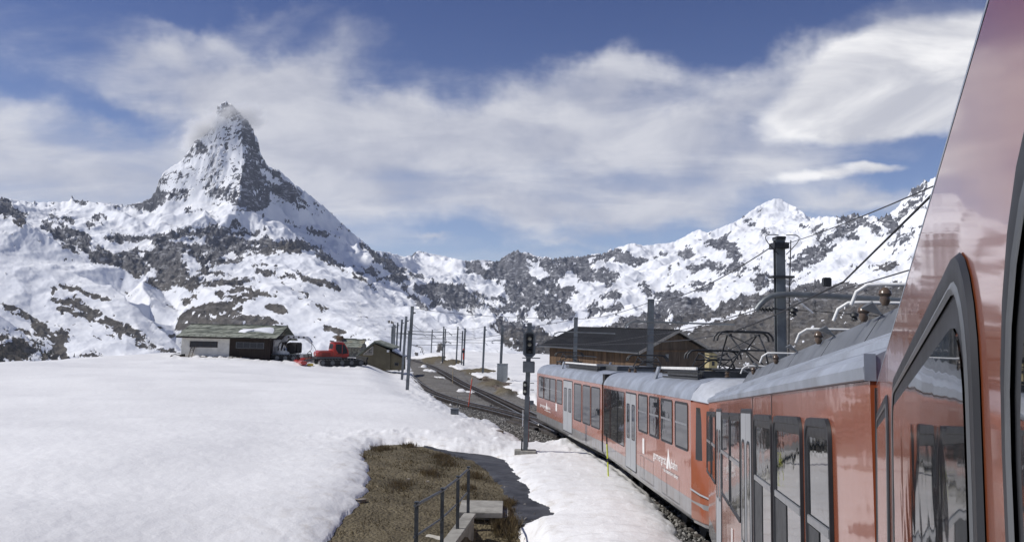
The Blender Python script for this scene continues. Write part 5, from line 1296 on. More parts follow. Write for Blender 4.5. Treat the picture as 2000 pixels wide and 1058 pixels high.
# roof equipment in the wells of both sections
def well(car, s_wedge, s_end, lou=True):
    sg = 1 if s_end > s_wedge else -1
    a, b = min(s_wedge, s_end), max(s_wedge, s_end)
    for y0 in (-.30, -W_+.24):
        MB().prism([(s_wedge-sg*.55, y0, .30), (s_wedge-sg*.30, y0, .30), (s_wedge+sg*.25, y0, .66), (s_wedge-sg*.0, y0, .66)], (0, 0, 0), (0, .05, 0)).build('wedge_plate', m_roof, car.root)
    MB().box(a, b, -.34, -.30, .60, .66).build('edge_rail', m_white, car.root, bevel=.005)
    for k in range(3): MB().box(a+.1, b-.1, -.40, -.36, .40+.07*k, .44+.07*k).build('louvre', m_louv, car.root)
    MB().box(a+.15, b-.15, -W_+.5, -.48, .42, .58).build('equipment_box', m_louv, car.root, bevel=.02)
sw = cb.px(*z7(160, 95))[0]
def s_at(car, pxx, dy):     # distance along for a column of the picture at lateral offset dy
    best = min(range(0, int(car.L*20)), key=lambda k: abs((lambda p: 1000+FPX*p.x/p.y)(car.M @ Vector((k/20., dy, .5)))-pxx)); return best/20.
well(cb, s_at(cb, 1105, -.3), s_at(cb, 1168, -.3)); well(ca, s_at(ca, 1290, -.3), .7)
for s0, s1, z1 in ((.6, 2.6, .62), (3.0, 4.4, .58)): MB().box(s0, s1, -W_+.6, -.7, .44, z1).build('equipment_box', m_fr, cb.root, bevel=.03)
pantograph(cb, s_at(cb, 1115, -W_/2), .44, 1.06, 1.35); pantograph(ca, min(ca.L-.9, s_at(ca, 1250, -W_/2)), .44, 1.02, 1.3)
pantograph(ca, 3.0, .46, 1.06, 1.25); pantograph(ca, .75, .46, 1.42, 1.15)

# ---- rear unit, middle carriage
cm = Car(P(1699, 743.5, 3.0), P(1384, 786.5, 14.45), 'middle orange carriage with ribbed grey roof and tall dark windows')
shell(cm, 0, cm.L)
# ribbed roof slope and gutter
pf = [(.0, .002), (.018, .006), (.022, .05), (-.004, .085), (-.10, .135), (-.46, .30), (-.48, .315), (-W_+.48, .315), (-W_+.46, .30), (-W_+.10, .135), (-W_+.004, .085), (-W_-.022, .05), (-W_-.018, .006), (-W_, .002)]
mb = MB(); prof_extrude(mb, pf, [0.002, cm.L]); n = len(pf); mb.f.append(tuple(range(n-1, -1, -1))); mb.f.append(tuple(range(n, 2*n))); mb.build('roof', m_roof, cm.root)
for k in range(4):
    y = -.13-.085*k; z = .135+(-y-.10)*.46
    MB().prism([(0.01, y+.024, z-.010), (0.01, y+.016, z+.022), (0.01, y-.006, z+.034), (0.01, y-.018, z+.006)], (0, 0, 0), (cm.L-.02, 0, 0)).build('roof_rib', m_roof, cm.root)
# raised side covers with gussets
x = .05; i = 0
for ln in (2.2, 1.5, 1.9, 1.6, 1.8, 1.7):
    if x+ln > cm.L-.4: break
    MB().prism([(x, -.475, .31), (x, -.60, .51), (x, -.64, .51), (x, -.62, .31)], (0.01, 0, 0), (ln-.02, 0, 0)).build('side_cover', m_roofd, cm.root)
    MB().prism([(x+ln-.02, -.60, .50), (x+ln-.20, -.50, .56), (x+ln+.10, -.50, .56)], (0, 0, 0), (0, 0, .012)).build('gusset', m_roofd, cm.root)
    x += ln; i += 1
MB().box(.2, cm.L-.4, -W_+.62, -.66, .316, .38).build('equipment_deck', m_louv, cm.root)
def roof_pipe(x, y, z, L):
    pts = [(x+.06, y+.13, z-.12), (x+.05, y+.10, z-.04), (x+.02, y+.04, z), (x, y-.03, z), (x, y-L, z)]
    p = MB().tube(pts, .011, 10).build('roof_pipe', m_white, cm.root, smooth=True)
    MB().lathe([(0, .015), (.03, .032), (.055, .028), (.07, .040), (.09, .036), (.11, .015)], (x, y-.05, z-.13), (0, 0, 1), 12).build('insulator', m_porc, p, smooth=True)
for pxx, pyy, dy, z in ((1672, 578, -.50, .62), (1588, 650, -.50, .60), (1508, 695, -.5, .58), (1466, 714, -.5, .56), (1714, 548, -.5, .66)):
    roof_pipe(s_at(cm, pxx, dy), dy, z, .55)
MB().box(-.006, -.001, -.022, .02, .0, .10).build('corner_trim', m_roof, cm.root)
# windows of the middle carriage
sash_h = -.44
for a, b in ((605, 742), (430, 582), (320, 418)):
    x0 = cm.px(*z8(a, 420))[0]; x1 = cm.px(*z8(b, 460))[0]; f = window(cm, x0, x1, -.145, -1.62, .05, .10, sash=-.66, head=.05, proud=.018)
    xh = max(x0, x1)-.05; MB().box(xh-.42*abs(x1-x0), xh, .005, .009, -1.56, -.69).build('dark_interior_strip', m_louv, f)  # matte black strip over the pane, standing in for the dark interior behind it
hb = cm.px(*z8(225, 925))[1]
for a, b in ((140, 184), (186, 244)):
    x0 = cm.px(*z8(a, 400))[0]; x1 = cm.px(*z8(b, 420))[0]; window(cm, x0, x1, -.145, max(hb, -1.4), .045, .08, sash=-.66, head=.04, proud=.016)
for a, b in ((60, 82), (85, 107)):
    window(cm, cm.px(*z8(a, 380))[0], cm.px(*z8(b, 390))[0], -.145, max(hb, -1.4), .045, .08, sash=-.66, head=.04, proud=.016)
door(cm, cm.px(*z8(248, 500))[0], cm.px(*z8(304, 500))[0], zt=-.13); door(cm, cm.px(*z8(112, 450))[0], cm.px(*z8(138, 450))[0], zt=-.13)
for a, q in ((412, .02), (308, .02)):      # panel joints
    xx = cm.px(*z8(a, 300))[0]; MB().box(xx-.008, xx+.008, .0008, .004, -1.9, -.005).build('panel_joint', m_fr, cm.root)
sx, sh = cm.px(*z8(200, 1010)); MB().box(sx-.06, sx+.06, .001, .012, sh-.1, sh+.05).build('notice_plate', m_txt, cm.root, bevel=.003)
# end frame and bellows
MB().box(-.05, -.003, -.10, -.06, -2.3, .10).build('end_pillar', m_or_sun, cm.root, bevel=.01)
MB().box(-.30, -.055, -W_+.15, -.16, -2.3, .25).build('bellows', m_under, cm.root)
MB().tube([(.35, .03, -.9), (.35, .06, -.95), (.35, .06, -1.5), (.35, .03, -1.55)], .012, 8).build('grab_rail', m_alu, cm.root, smooth=True) if False else None

# ---- rear unit, the carriage the picture is taken from
th = R(23.0); g = .146; d0 = .07
ex = Vector((math.sin(th), math.cos(th), -g)); nr = Vector((math.cos(th), -math.sin(th), 0))
A0 = nr*d0+Vector((0, 0, .256))+ex*(-2.4); B0 = nr*d0+Vector((0, 0, .256))+ex*3.12
cn = Car(A0, B0, 'nearest orange carriage wall filling the right edge, with thick black window frames')
shell(cn, 0, cn.L)
pf = [(.0, .002), (-.004, .02), (-.03, .06), (-.10, .10), (-.46, .24), (-W_+.46, .24), (-W_+.10, .10), (-W_+.03, .06), (-W_+.004, .02), (-W_, .002)]
mb = MB(); prof_extrude(mb, pf, [0.0, cn.L]); n = len(pf); mb.f.append(tuple(range(n-1, -1, -1))); mb.f.append(tuple(range(n, 2*n))); mb.build('roof', m_roof, cn.root, smooth=False)
s_w1a, s_w1b = cn.px(*zN(185, 800))[0], cn.px(*zN(141, 640))[0]
s_w2a, s_w2b = cn.px(1916, 730)[0], cn.px(1746, 800)[0]
s_w3 = cn.px(1964, 620)[0]
zt = -.102
for a, b, rr_2 in ((s_w1a, s_w1b, .08), (s_w2a, s_w2b, .10), (s_w3-1.35, s_w3, .14)):
    f = window(cn, a, b, zt, -1.45, .052, rr_2, proud=.0045, head=.0)
    lo, hi = min(a, b), max(a, b); mb = MB(); ring(mb, rrect(lo+.020, hi-.020, -1.43, zt-.020, rr_2-.015), rrect(lo+.029, hi-.029, -1.42, zt-.029, rr_2-.022), [(0, .0046), (.5, .0062), (1, .0046)]); mb.build('frame_bead', m_fr, f, smooth=True)
xx = (s_w1b+cn.L)/2
MB().box(cn.L-.03, cn.L, -.02, .006, -2.3, -.01).build('end_trim', m_rub, cn.root)
print('near windows', s_w1a, s_w1b, s_w2a, s_w2b, s_w3, 'L', cn.L, 'mid', cm.L, 'hb', hb)
# ================================================================ buildings, groomers
m_wood = None
def wood(name, c0, c1, sc=3.):
    m, w, b = new_mat(name); tc = w.n('ShaderNodeTexCoord').outputs['Object']
    gr = w.noise(w.n('ShaderNodeMapping', ins={0: tc, 3: (1, 1, .12)}).outputs[0], sc, 6, .65)
    rd = w.n('ShaderNodeObjectInfo').outputs['Random']
    cell = w.n('ShaderNodeTexWhiteNoise', noise_dimensions='1D', ins={'W': w.m('FLOOR', w.m('MULTIPLY', w.n('ShaderNodeSeparateXYZ', ins={0: tc}).outputs[0], 4.6))}).outputs[0]
    f = w.m('ADD', w.m('MULTIPLY', w.ramp(gr, .3, .7), .6), w.m('MULTIPLY', cell, .4))
    w.t.links.new(w.mix(f, c4(c0), c4(c1)), b.inputs['Base Color']); b.inputs['Roughness'].default_value = .85; return m
m_barn = wood('weathered_boards', (.048, .030, .018), (.165, .10, .055)); m_brownw = wood('dark_brown_boards', (.018, .012, .010), (.035, .024, .018))
m_barnroof = simple('anthracite_roof', (.028, .029, .031), rough=.6, metal=.2, var=.12, scale=.6)
m_slab1 = simple('green_grey_slate', (.225, .24, .195), rough=.85, var=.22, scale=1.2, grime=((.12, .13, .10), 2, .5)); m_slab2 = simple('light_slate', (.25, .265, .22), rough=.85, var=.18, scale=1.5); m_slab3 = simple('dark_slate', (.15, .165, .135), rough=.85, var=.2, scale=1.5)
m_render = simple('white_render', (.62, .60, .55), rough=.9, var=.07, scale=.8, grime=((.42, .40, .35), .9, .6))
m_olive = simple('olive_render', (.155, .135, .085), rough=.9, var=.08, scale=.7, grime=((.11, .10, .07), .8, .7))
m_stonew = simple('grey_stone_wall', (.17, .165, .14), rough=.9, var=.3, scale=2.5, bump=.6, bscale=5)
m_snow2 = simple('roof_snow', (.80, .81, .84), rough=.6, var=.03)
m_glassd = simple('dark_window_glass', (.03, .033, .04), rough=.2, var=.1, spec=.3)
m_red = simple('groomer_red', (.42, .030, .022), rough=.3, var=.08, coat=.6)
m_pole = m_dark
def slabs(root, origin, ux, vy, W, H, nu, nv, slant, mats, t=.06, seed=1, name='roof_slab'):
    """courses of stone slabs lying aslant on a roof plane; ux, vy unit vectors, vy up the slope"""
    rg = random.Random(seed); nrm = Vector(ux).cross(Vector(vy)).normalized(); ux, vy = Vector(ux), Vector(vy)
    for j in range(nv):
        for i in range(-12, nu+2):
            v0, v1 = H*j/nv, H*(j+1)/nv*1.0+.05
            def X(k, v): return (k+slant*v/H*nv*.0)*W/nu+slant*v
            a0, a1 = X(i+rg.uniform(-.05, .05), v0), X(i+1+rg.uniform(-.05, .05)-.15, v0); b0, b1 = X(i, v1), X(i+1-.15, v1)
            q = [max(0, min(W, s)) for s in (a0, a1, b1, b0)]
            if max(q)-min(q) < .15 or (q[1]-q[0] < .02 and q[2]-q[3] < .02): continue
            z = .01+.03*rg.random(); tl = .05+.02*rg.random()
            base = [ux*q[0]+vy*v0+nrm*(z+tl), ux*q[1]+vy*v0+nrm*(z+tl), ux*q[2]+vy*min(v1, H)+nrm*z, ux*q[3]+vy*min(v1, H)+nrm*z]
            MB().prism([Vector(origin)+p for p in base], nrm*(-t), (0, 0, 0)).build(name, rg.choice(mats), root)
def build_hut():
    Y = 104.8; k = Y/FPX
    bl, br = P(353, 704, Y), P(527, 704, Y); el, er = P(343, 656.5, Y-.9), P(541, 661, Y-.9); Yr = Y+4.0
    rl, rr2 = P(351, 632.5, Yr), P(538, 637, Yr)
    z0 = bl.z-1.0; o = Vector((bl.x, Y, bl.z)); root = empty('hut', o); tag(root, 'low hut, half white and half dark brown, snow strip on its slate roof', 'hut')
    xm = P(447, 700, Y).x; ze = el.z-o.z; x1 = br.x-o.x; xm -= o.x; zr = rl.z-o.z; D = 8.0
    MB().box(0, xm, 0, D, -1.2, ze+.25).build('white_wall', m_render, root); 
    nb = 22; w = (x1-xm)/nb
    MB().box(xm+.003, x1-.02, .03, D-.02, -1.2, ze+.2).build('brown_wall', m_brownw, root)
    for i in range(nb): MB().box(xm+w*i+.015, xm+w*(i+1)-.015, 0, .028, -1.2, ze+.15).build('board', m_brownw, root)
    for a, b, c, d in ((372, 424, 666.5, 677.5), (462, 515, 668.5, 680)):
        p, q = P(a, c, Y)-o, P(b, d, Y)-o; f = MB(); f.box(p.x-.06, q.x+.06, -.04, -.001 if a < 400 else -.002, q.z-.06, p.z+.06); fo = f.build('window', m_brownw if a < 400 else m_fr, root)
        n_ = 4
        for i in range(n_): MB().box(p.x+(q.x-p.x)*i/n_+.03, p.x+(q.x-p.x)*(i+1)/n_-.03, -.055, -.042, q.z, p.z).build('pane', m_glassd, fo)
    for i in range(9): 
        x = .35+i*(xm-.6)/8 if i else .35; MB().box(x, x+.16, -.6, -.001, ze+.02, ze+.2).build('rafter_end', m_brownw, root)
    for i in range(6): MB().box(xm+.4+i*.85, xm+.52+i*.85, -.6, -.001, ze+.02, ze+.18).build('rafter_end', m_brownw, root)
    E0, E1, R0 = el-o, er-o, rl-o; R1 = rr2-o
    ux = (E1-E0).normalized(); up = (R0-E0); vy = (up-ux*up.dot(ux)); H = vy.length; vy.normalize(); Wd = (E1-E0).length
    MB().prism([E0, E1, E1+vy*H, E0+vy*H], Vector((0, 0, -.16)), Vector((0, 0, -.04))).build('roof', m_brownw, root)
    slabs(root, E0+vy*0, ux, vy, Wd, H, 15, 3, 1.1, [m_slab1, m_slab1, m_slab2, m_slab3], seed=4)
    rb = E0+vy*H; MB().prism([rb, rb+ux*Wd, rb+ux*Wd+Vector((0, 5.2, -1.9)), rb+Vector((0, 5.2, -1.9))], Vector((0, 0, -.12)), (0, 0, 0)).build('rear_roof', m_slab1, root)
    rg = random.Random(3)
    for i in range(24): s = Wd*i/24; MB().box(0, Wd/24-.02, -.18, .18, 0, .07+rg.random()*.05, Matrix.Translation(rb+ux*s+Vector((0, 0, .02)))).build('ridge_slab', rg.choice([m_slab3, m_slab1]), root)
    # gable walls
    for x in (0.0, x1-.2): MB().prism([(x, 0, ze+.2), (x, D, ze+.2), (x, D*.5, zr-.2)], (0, 0, 0), (.18, 0, 0)).build('gable', m_stonew, root)
    # snow left on the roof, as a lens with a ragged outline
    bm = bmesh.new(); pts = [(465, 649), (478, 650.5), (492, 648), (510, 649), (524, 651), (533, 652), (536, 645), (534, 641), (520, 641.5), (505, 643), (492, 645), (478, 646), (470, 645)]
    pl = []
    for a, b in pts:
        d = pdir(a, b); nn = ux.cross(vy); t = (o+E0).dot(nn)/d.dot(nn); pl.append(d*t-o)
    c = sum(pl, Vector())/len(pl); nn = ux.cross(vy).normalized()
    vs = [p+nn*.07 for p in pl]+[p.lerp(c, .18)+nn*.22 for p in pl]+[p.lerp(c, .6)+nn*.28 for p in pl]+[c+nn*.3]; m_ = len(pl)
    fs = [(i, (i+1) % m_, m_+(i+1) % m_, m_+i) for i in range(m_)]+[(m_+i, m_+(i+1) % m_, 2*m_+(i+1) % m_, 2*m_+i) for i in range(m_)]+[(2*m_+i, 2*m_+(i+1) % m_, 3*m_) for i in range(m_)]
    MB().add(vs, fs).build('snow_patch', m_snow2, root, smooth=True)
    # ladder against the white wall
    a, b = P(366, 702, Y-1.4), P(374, 677, Y-.08); root = empty('ladder', a); tag(root, 'wooden ladder leaning on the white wall of the hut', 'ladder')
    m_l = simple('grey_wood', (.16, .13, .10)); d = b-a
    for s in (0, .42): MB().bar((s, 0, 0), d+Vector((s, 0, 0)), .08).build('rail', m_l, root)
    for i in range(7): p = d*((i+.7)/7.6); MB().bar(p, p+Vector((.42, 0, 0)), .05).build('rung', m_l, root)
    a = P(334, 703, Y-2.2); root = empty('fence', a); tag(root, 'low brown rail fence in front of the hut', 'fence')
    w_ = P(470, 703, Y-2.2).x-a.x
    for h_ in (.12, .45): MB().box(0, w_, -.03, .03, h_, h_+.09).build('rail', m_l, root)
    for i in range(9): MB().box(w_*i/8-.05, w_*i/8+.05, .035, .12, -.6, .65).build('post', m_l, root)
build_hut()

def build_stone_hut():
    Y = 138.; a = P(662, 692, Y); root = empty('stone_hut', a); tag(root, 'small stone hut with a pale slab roof and a brown chimney, behind the red groomer', 'hut')
    x1 = P(703, 692, Y).x-a.x; E0, E1 = P(657, 677, Y-.8)-a, P(706, 679, Y-.8)-a; R0 = P(660, 661.5, Y+3)-a
    MB().box(0, x1, 0, 6, -1, E0.z+.2).build('wall', m_stonew, root)
    ux = (E1-E0).normalized(); up = R0-E0; vy = up-ux*up.dot(ux); H = vy.length; vy.normalize(); Wd = (E1-E0).length
    MB().prism([E0, E1, E1+vy*H, E0+vy*H], (0, 0, -.2), (0, 0, -.05)).build('roof', m_stonew, root)
    slabs(root, E0, ux, vy, Wd, H, 6, 4, .6, [m_slab2, m_slab1, simple('tan_slab', (.30, .28, .21), rough=.9)], seed=9)
    c = P(659, 672, Y)-a; MB().box(c.x-.55, c.x+.45, 1.5, 2.7, c.z-1.5, P(659, 656, Y).z-a.z).build('chimney', simple('brown_stonework', (.16, .11, .075), rough=.9, var=.3, scale=3), root, bevel=.08)
    rg = random.Random(3)
    for i in range(8): MB().box(0, Wd/8-.03, -.25, .25, 0, .10+rg.random()*.12, Matrix.Translation(E0+vy*H+ux*(Wd*i/8))).build('ridge_slab', m_slab3, root)
    MB().prism([(x1-.25, 0, E0.z+.2), (x1-.25, 6, E0.z+.2), (x1-.25, 3, R0.z-.2)], (0, 0, 0), (.2, 0, 0)).build('gable', m_stonew, root)
build_stone_hut()

def build_olive():
    Y = 113.; a = P(702, 717, Y); root = empty('shed', a); tag(root, 'small olive rendered shed with a lattice gable window and a low annex', 'shed')
    q = lambda x, y, YY=Y: P(x, y, YY)-a
    g = [q(702, 723), q(702, 692), q(731, 671), q(762, 684), q(762, 723)]; D = 5.5
    MB().prism(g, (0, 0, 0), (0, D, 0)).build('wall', m_olive, root)
    for A_, B_, nm in ((q(699, 696), q(732, 669.5), 'left'), (q(730, 668.5), q(768, 681.5), 'right')):
        d = (B_-A_).normalized(); up = Vector((-d.z, 0, d.x)); 
        if up.z < 0: up = -up
        MB().prism([A_, B_, B_+up*.16, A_+up*.16], (0, -.35, 0), (0, D+.3, 0)).build('roof', m_slab3, root)
        n_ = 5
        for i in range(n_):
            p, s = A_.lerp(B_, i/n_)+up*.165, A_.lerp(B_, (i+.97)/n_)+up*.165
            for j in range(3): MB().prism([p, s, s+up*.05, p+up*.08], (0, -.4+j*2.1, 0), (0, -.4+j*2.1+2.05, 0)).build('roof_slab', random.choice([m_slab1, m_slab3, m_slab2]), root)
    T = [q(709, 692), q(728, 692), q(728.5, 676)]
    f = MB().prism(T, (0, -.06, 0), (0, -.002, 0)).build('gable_window', m_glassd, root)
    m_tr = simple('pale_timber', (.45, .42, .36), rough=.8)
    for A_, B_ in ((T[0], T[1]), (T[1], T[2]), (T[2], T[0])): MB().bar(A_+Vector((0, -.09, 0)), B_+Vector((0, -.09, 0)), .12).build('frame', m_tr, f)
    rg = random.Random(2)
    for i in range(6):
        u = .2+i*.13; A_ = T[0].lerp(T[1], u)+Vector((0, -.08, .02)); MB().bar(A_, A_+Vector((rg.uniform(-.06, .06), 0, .15+.95*u)), .06).build('lattice_bar', m_tr, f)
    for z in (.25, .5): MB().bar(T[0].lerp(T[1], .35 if z < .4 else .6)+Vector((0, -.08, z)), T[1]+Vector((0, -.08, z)), .05).build('lattice_bar', m_tr, f)
    # annex
    g = [q(762.2, 723), q(762.2, 688), q(786, 699), q(786, 723)]
    MB().prism(g, (0, .25, 0), (0, 3.2, 0)).build('annex_wall', m_olive, root)
    A_, B_ = q(761, 686.5), q(789, 698.5); MB().prism([A_, B_, B_+Vector((0, 0, .12)), A_+Vector((0, 0, .12))], (0, -.1, 0), (0, 3.5, 0)).build('annex_roof', m_brownw, root)
    MB().prism([A_+Vector((.2, 0, .122)), B_+Vector((0, 0, .122)), B_+Vector((-.1, 0, .25)), A_+Vector((.4, 0, .4))], (0, .5, 0), (0, 3.4, 0)).build('roof_snow', m_snow2, root, bevel=.05)
    A_, B_ = q(770, 714), q(778, 708); MB().box(A_.x, B_.x, .21, .248, A_.z, B_.z).build('vent', m_fr, root); MB().box(A_.x+.06, B_.x-.06, .19, .208, A_.z+.06, B_.z-.06).build('vent_opening', m_under, root)
    A_ = q(758, 683); MB().box(A_.x-.1, A_.x+.2, -.5, .0, A_.z-.3, A_.z).build('lamp', m_white, root)
build_olive()

def build_barn():
    L0, L1 = Vector((3.3, 75.)), Vector((10., 62.)); d = (L1-L0).normalized(); n = Vector((-d.y, d.x)); n = n if n.x > 0 else -n
    Wd = 6.4*1.05; zt = -2.03; zg = -9.0; zr = -.52; LL = (L1-L0).length
    M = Matrix(((d.x, n.x, 0, L0.x), (d.y, n.y, 0, L0.y), (0, 0, 1, 0), (0, 0, 0, 1)))
    root = empty('barn', mw=M); tag(root, 'long weathered timber barn with a black gable roof behind the train', 'barn')
    MB().box(.3, LL-.3, .25, Wd-.25, zg, zt).build('wall_core', m_brownw, root)
    rg = random.Random(8); mb = MB(); w = .21
    x = .3
    while x < LL-.32:
        y = .235-rg.random()*.03; mb.box(x+.008, min(x+w, LL-.3)-.008, y-.03, .249, zg, zt-.05-rg.random()*.03); x += w
    o = mb.build('side_boards', m_barn, root); tag(o, kind='stuff')
    mb = MB(); y = .25; xs = LL-.3
    while y < Wd-.26:
        yy = min(y+w, Wd-.25); t = abs((y+yy)/2-Wd/2)/(Wd/2); top = zt+(zr-zt)*(1-t)-.1
        vs = rg.random()*.02; mb.box(xs+.001, xs+.03+vs, y+.008, yy-.008, zg, top); y += w
    tag(mb.build('gable_boards', wood('grey_brown_boards', (.045, .034, .026), (.12, .088, .062)), root), kind='stuff')
    MB().prism([(LL-.4, .25, zt), (LL-.4, Wd-.25, zt), (LL-.4, Wd/2, zr-.12)], (0, 0, 0), (.1, 0, 0)).build('gable_core', m_brownw, root)
    MB().prism([(.32, .25, zt), (.32, Wd-.25, zt), (.32, Wd/2, zr-.12)], (0, 0, 0), (.1, 0, 0)).build('gable_core', m_brownw, root)
    MB().box(xs+.04, xs+.09, .2, Wd-.2, zt-.12, zt+.02).build('cross_board', m_barn, root)
    sl = (zr-zt)/(Wd/2)
    for s in (0, 1):
        y0 = -.45 if s == 0 else Wd+.45; z0 = zt-.45*sl
        pr = [(0, y0, z0), (0, Wd/2, zr), (0, Wd/2, zr+.10), (0, y0, z0+.10)]
        MB().prism(pr, (-.3, 0, 0), (LL+.35, 0, 0)).build('roof', m_barnroof, root)
        for x in (LL+.36,): MB().prism([(x, y0, z0-.10), (x, Wd/2, zr-.10), (x, Wd/2, zr+.12), (x, y0, z0+.12)], (0, 0, 0), (.04, 0, 0)).build('verge_board', simple('verge_grey', (.22, .21, .19)), root)
    mb = MB(); nrib = 48
    for i in range(nrib):
        x = -.25+(LL+.55)*i/nrib; mb.prism([(x, -.47, zt-.47*sl+.102), (x+.09, -.47, zt-.47*sl+.102), (x+.075, -.47, zt-.47*sl+.14), (x+.015, -.47, zt-.47*sl+.14)], (0, 0, 0), (0, Wd/2+.45, (Wd/2+.45)*sl))
    tag(mb.build('roof_ribs', m_barnroof, root), kind='stuff')
    MB().tube([(-.3, -.52, zt-.5*sl), (LL+.35, -.52, zt-.5*sl)], .06, 8).build('gutter', m_fr, root)
    MB().box(4.9, 8.2, .15, .19, zt-.85, zt-.78).build('hanging_rail', m_mast, root)
    MB().box(LL-2.2, LL-.4, .12, .19, zg, zt-1.0).build('barn_door', m_barn, root)
    MB().box(xs+.05, xs+.08, 2.5, 2.8, zt-.6, zt-.3).build('notice', m_mast, root)
    mb = MB().box(-.3, LL+.35, Wd/2-.12, Wd/2+.12, zr+.11, zr+.15).build('ridge_cap', m_barnroof, root)
build_barn()
# small yellow building peeping out right of the barn
a = P(1385, 722, 75); root = empty('shed', a); tag(root, 'tiny yellowish shed between the barn and the pantographs', 'shed')
MB().box(0, .75, 0, 2, -3, 1.6).build('wall', simple('straw_yellow', (.42, .35, .17)), root); MB().box(-.1, .85, -.1, 2.1, 1.602, 1.7).build('roof', m_fr, root); MB().box(.25, .5, -.02, -.001, .4, .8).build('window', m_glassd, root)

# ---------------------------------------------------------------- snow groomers
def crawler(root, M, L, Wt, H, y0, nm='crawler_track'):
    """belt outline with grousers; M places it in the thing's frame"""
    def out(k, r): 
        pass
    pts = []
    for s in range(9): a = R(90-180*s/8); pts.append((L/2-H/2+H/2*math.cos(a), H/2+H/2*math.sin(a)))
    for s in range(9): a = R(-90-180*s/8); pts.append((-L/2+H/2+H/2*math.cos(a)*1.0, H/2+H/2*math.sin(a)))
    o = MB().prism([(x, y0, z) for x, z in pts], (0, 0, 0), (0, Wt, 0)).build(nm, m_under, root, M=M)
    n = len(pts); 
    per = [(Vector((pts[i][0], pts[i][1])), Vector((pts[(i+1) % n][0], pts[(i+1) % n][1]))) for i in range(n)]
    me = None
    for A_, B_ in per:
        l = (B_-A_).length; c = max(1, int(l/.35))
        for j in range(c):
            p = A_.lerp(B_, (j+.5)/c); t = (B_-A_).normalized(); nn = Vector((t.y, -t.x)); 
            if nn.dot(p-Vector((0, H/2))) < 0: nn = -nn
            g = MB().bar((p.x, y0+.02, p.y), (p.x, y0+Wt-.02, p.y), .05, .14).build('grouser', m_sash, o, M=M); g.parent = o
    for i in range(5):
        x = -L/2+H/2+(L-H)*i/4; MB().lathe([(0, H*.36), (.05, H*.40), (.1, H*.3)], (x, y0-.02, H/2), (0, 1, 0), 14).build('road_wheel', m_fr, root, M=M)
def red_groomer():
    Y = 104.; a = P(660, 712, Y); root = empty('snow_groomer', a); tag(root, 'red snow groomer with a glazed cab and black tracks between the hut and the shed', 'snow groomer')
    M = Matrix.Rotation(R(27), 4, 'Z')
    for y0 in (-2.0, 1.0): crawler(root, M, 5.6, 1.0, .72, y0)
    MB().box(-2.6, 2.2, -1.0, 1.0, .45, .85).build('chassis', m_under, root, M=M, bevel=.05)
    MB().box(-3.1, .1, -1.5, 1.5, .84, 1.05).build('deck', m_fr, root, M=M, bevel=.03)
    # engine hood (rear, stepped) and cab in red
    MB().prism([(-2.9, -1.1, 1.06), (-2.95, -1.1, 1.55), (-2.6, -1.1, 1.82), (-1.0, -1.1, 1.85), (-1.0, -1.1, 1.06)], (0, 0, 0), (0, 2.2, 0)).build('engine_hood', m_red, root, M=M, bevel=.08)
    cab = [(-1.0, 0, .95), (-1.0, 0, 2.05), (-.85, 0, 2.88), (.45, 0, 2.86), (1.0, 0, 1.9), (1.15, 0, 1.15), (.9, 0, .95)]
    MB().prism([(p[0], -1.15, p[2]) for p in cab], (0, 0, 0), (0, 2.3, 0)).build('cab', m_red, root, M=M, bevel=.10, seg=3)
    def pane(pts, nm='window_pane'): MB().add(pts, [tuple(range(len(pts)))]).build(nm, m_glassd, root, M=M)
    pane([(-1.02, -.95, 2.05), (-1.02, .95, 2.05), (-.89, .90, 2.68), (-.89, -.90, 2.68)]); 
    pane([(-.66, -1.158, 2.0), (-.30, -1.158, 1.5), (.15, -1.158, 1.45), (.15, -1.158, 2.68), (-.62, -1.158, 2.68)])
    pane([(.22, -1.158, 1.40), (.95, -1.158, 1.5), (.80, -1.158, 2.0), (.42, -1.158, 2.66), (.22, -1.158, 2.66)])
    MB().box(-.9, .4, -1.0, 1.0, 2.885, 2.96).build('roof_hatch', m_red, root, M=M, bevel=.03)
    for y in (-.8, -.3, .3, .8): MB().box(-.95, -.80, y-.09, y+.09, 2.97, 3.09).build('work_lamp', m_fr, root, M=M, bevel=.02)
    MB().prism([(-2.94, -.22, 1.22), (-2.94, .22, 1.22), (-2.94, 0, 1.62)], (-.03, 0, 0), (-.012, 0, 0)).build('emblem', m_white, root, M=M)
    MB().tube([(-.5, -1.2, 1.35), (-.4, -1.5, 1.4), (.2, -1.5, 1.35)], .03, 6).build('mirror_arm', m_under, root, M=M)
    for z in (1.25, 1.38, 1.51): MB().box(-2.4, -1.3, -1.13, -1.105, z-.03, z+.03).build('grille_slat', m_under, root, M=M)
    # blade in front, tiller behind
    MB().prism([(3.0, -2.3, 0), (3.25, -2.3, .15), (3.15, -2.3, .6), (3.3, -2.3, 1.05), (3.1, -2.3, 1.05), (2.95, -2.3, .5)], (0, 0, 0), (0, 4.6, 0)).build('blade', m_under, root, M=M)
    for y in (-.8, .8): MB().bar((1.9, y, .55), (3.0, y, .5), .16).build('push_arm', m_fr, root, M=M)
    for y in (-2.2, .05): MB().box(-5.2, -4.4, y, y+2.1, .15, .60).build('tiller', m_red, root, M=M, bevel=.12)
    for y in (-.5, .5): MB().bar((-2.9, y, .8), (-4.5, y, .5), .14).build('tiller_arm', m_fr, root, M=M)
    MB().tube([(-3.4, 0, .9), (-3.4, 0, 1.5), (-3.6, .3, 1.75), (-3.9, 0, 1.5), (-3.8, -.2, .8)], .05, 8).build('hydraulic_hose', m_under, root, M=M, smooth=True)
    MB().box(-4.3, -3.6, -1.9, -1.6, -.05, .25).build('yellow_fitting', simple('yellow_steel', (.60, .42, .04), rough=.5), root, M=M, bevel=.04)
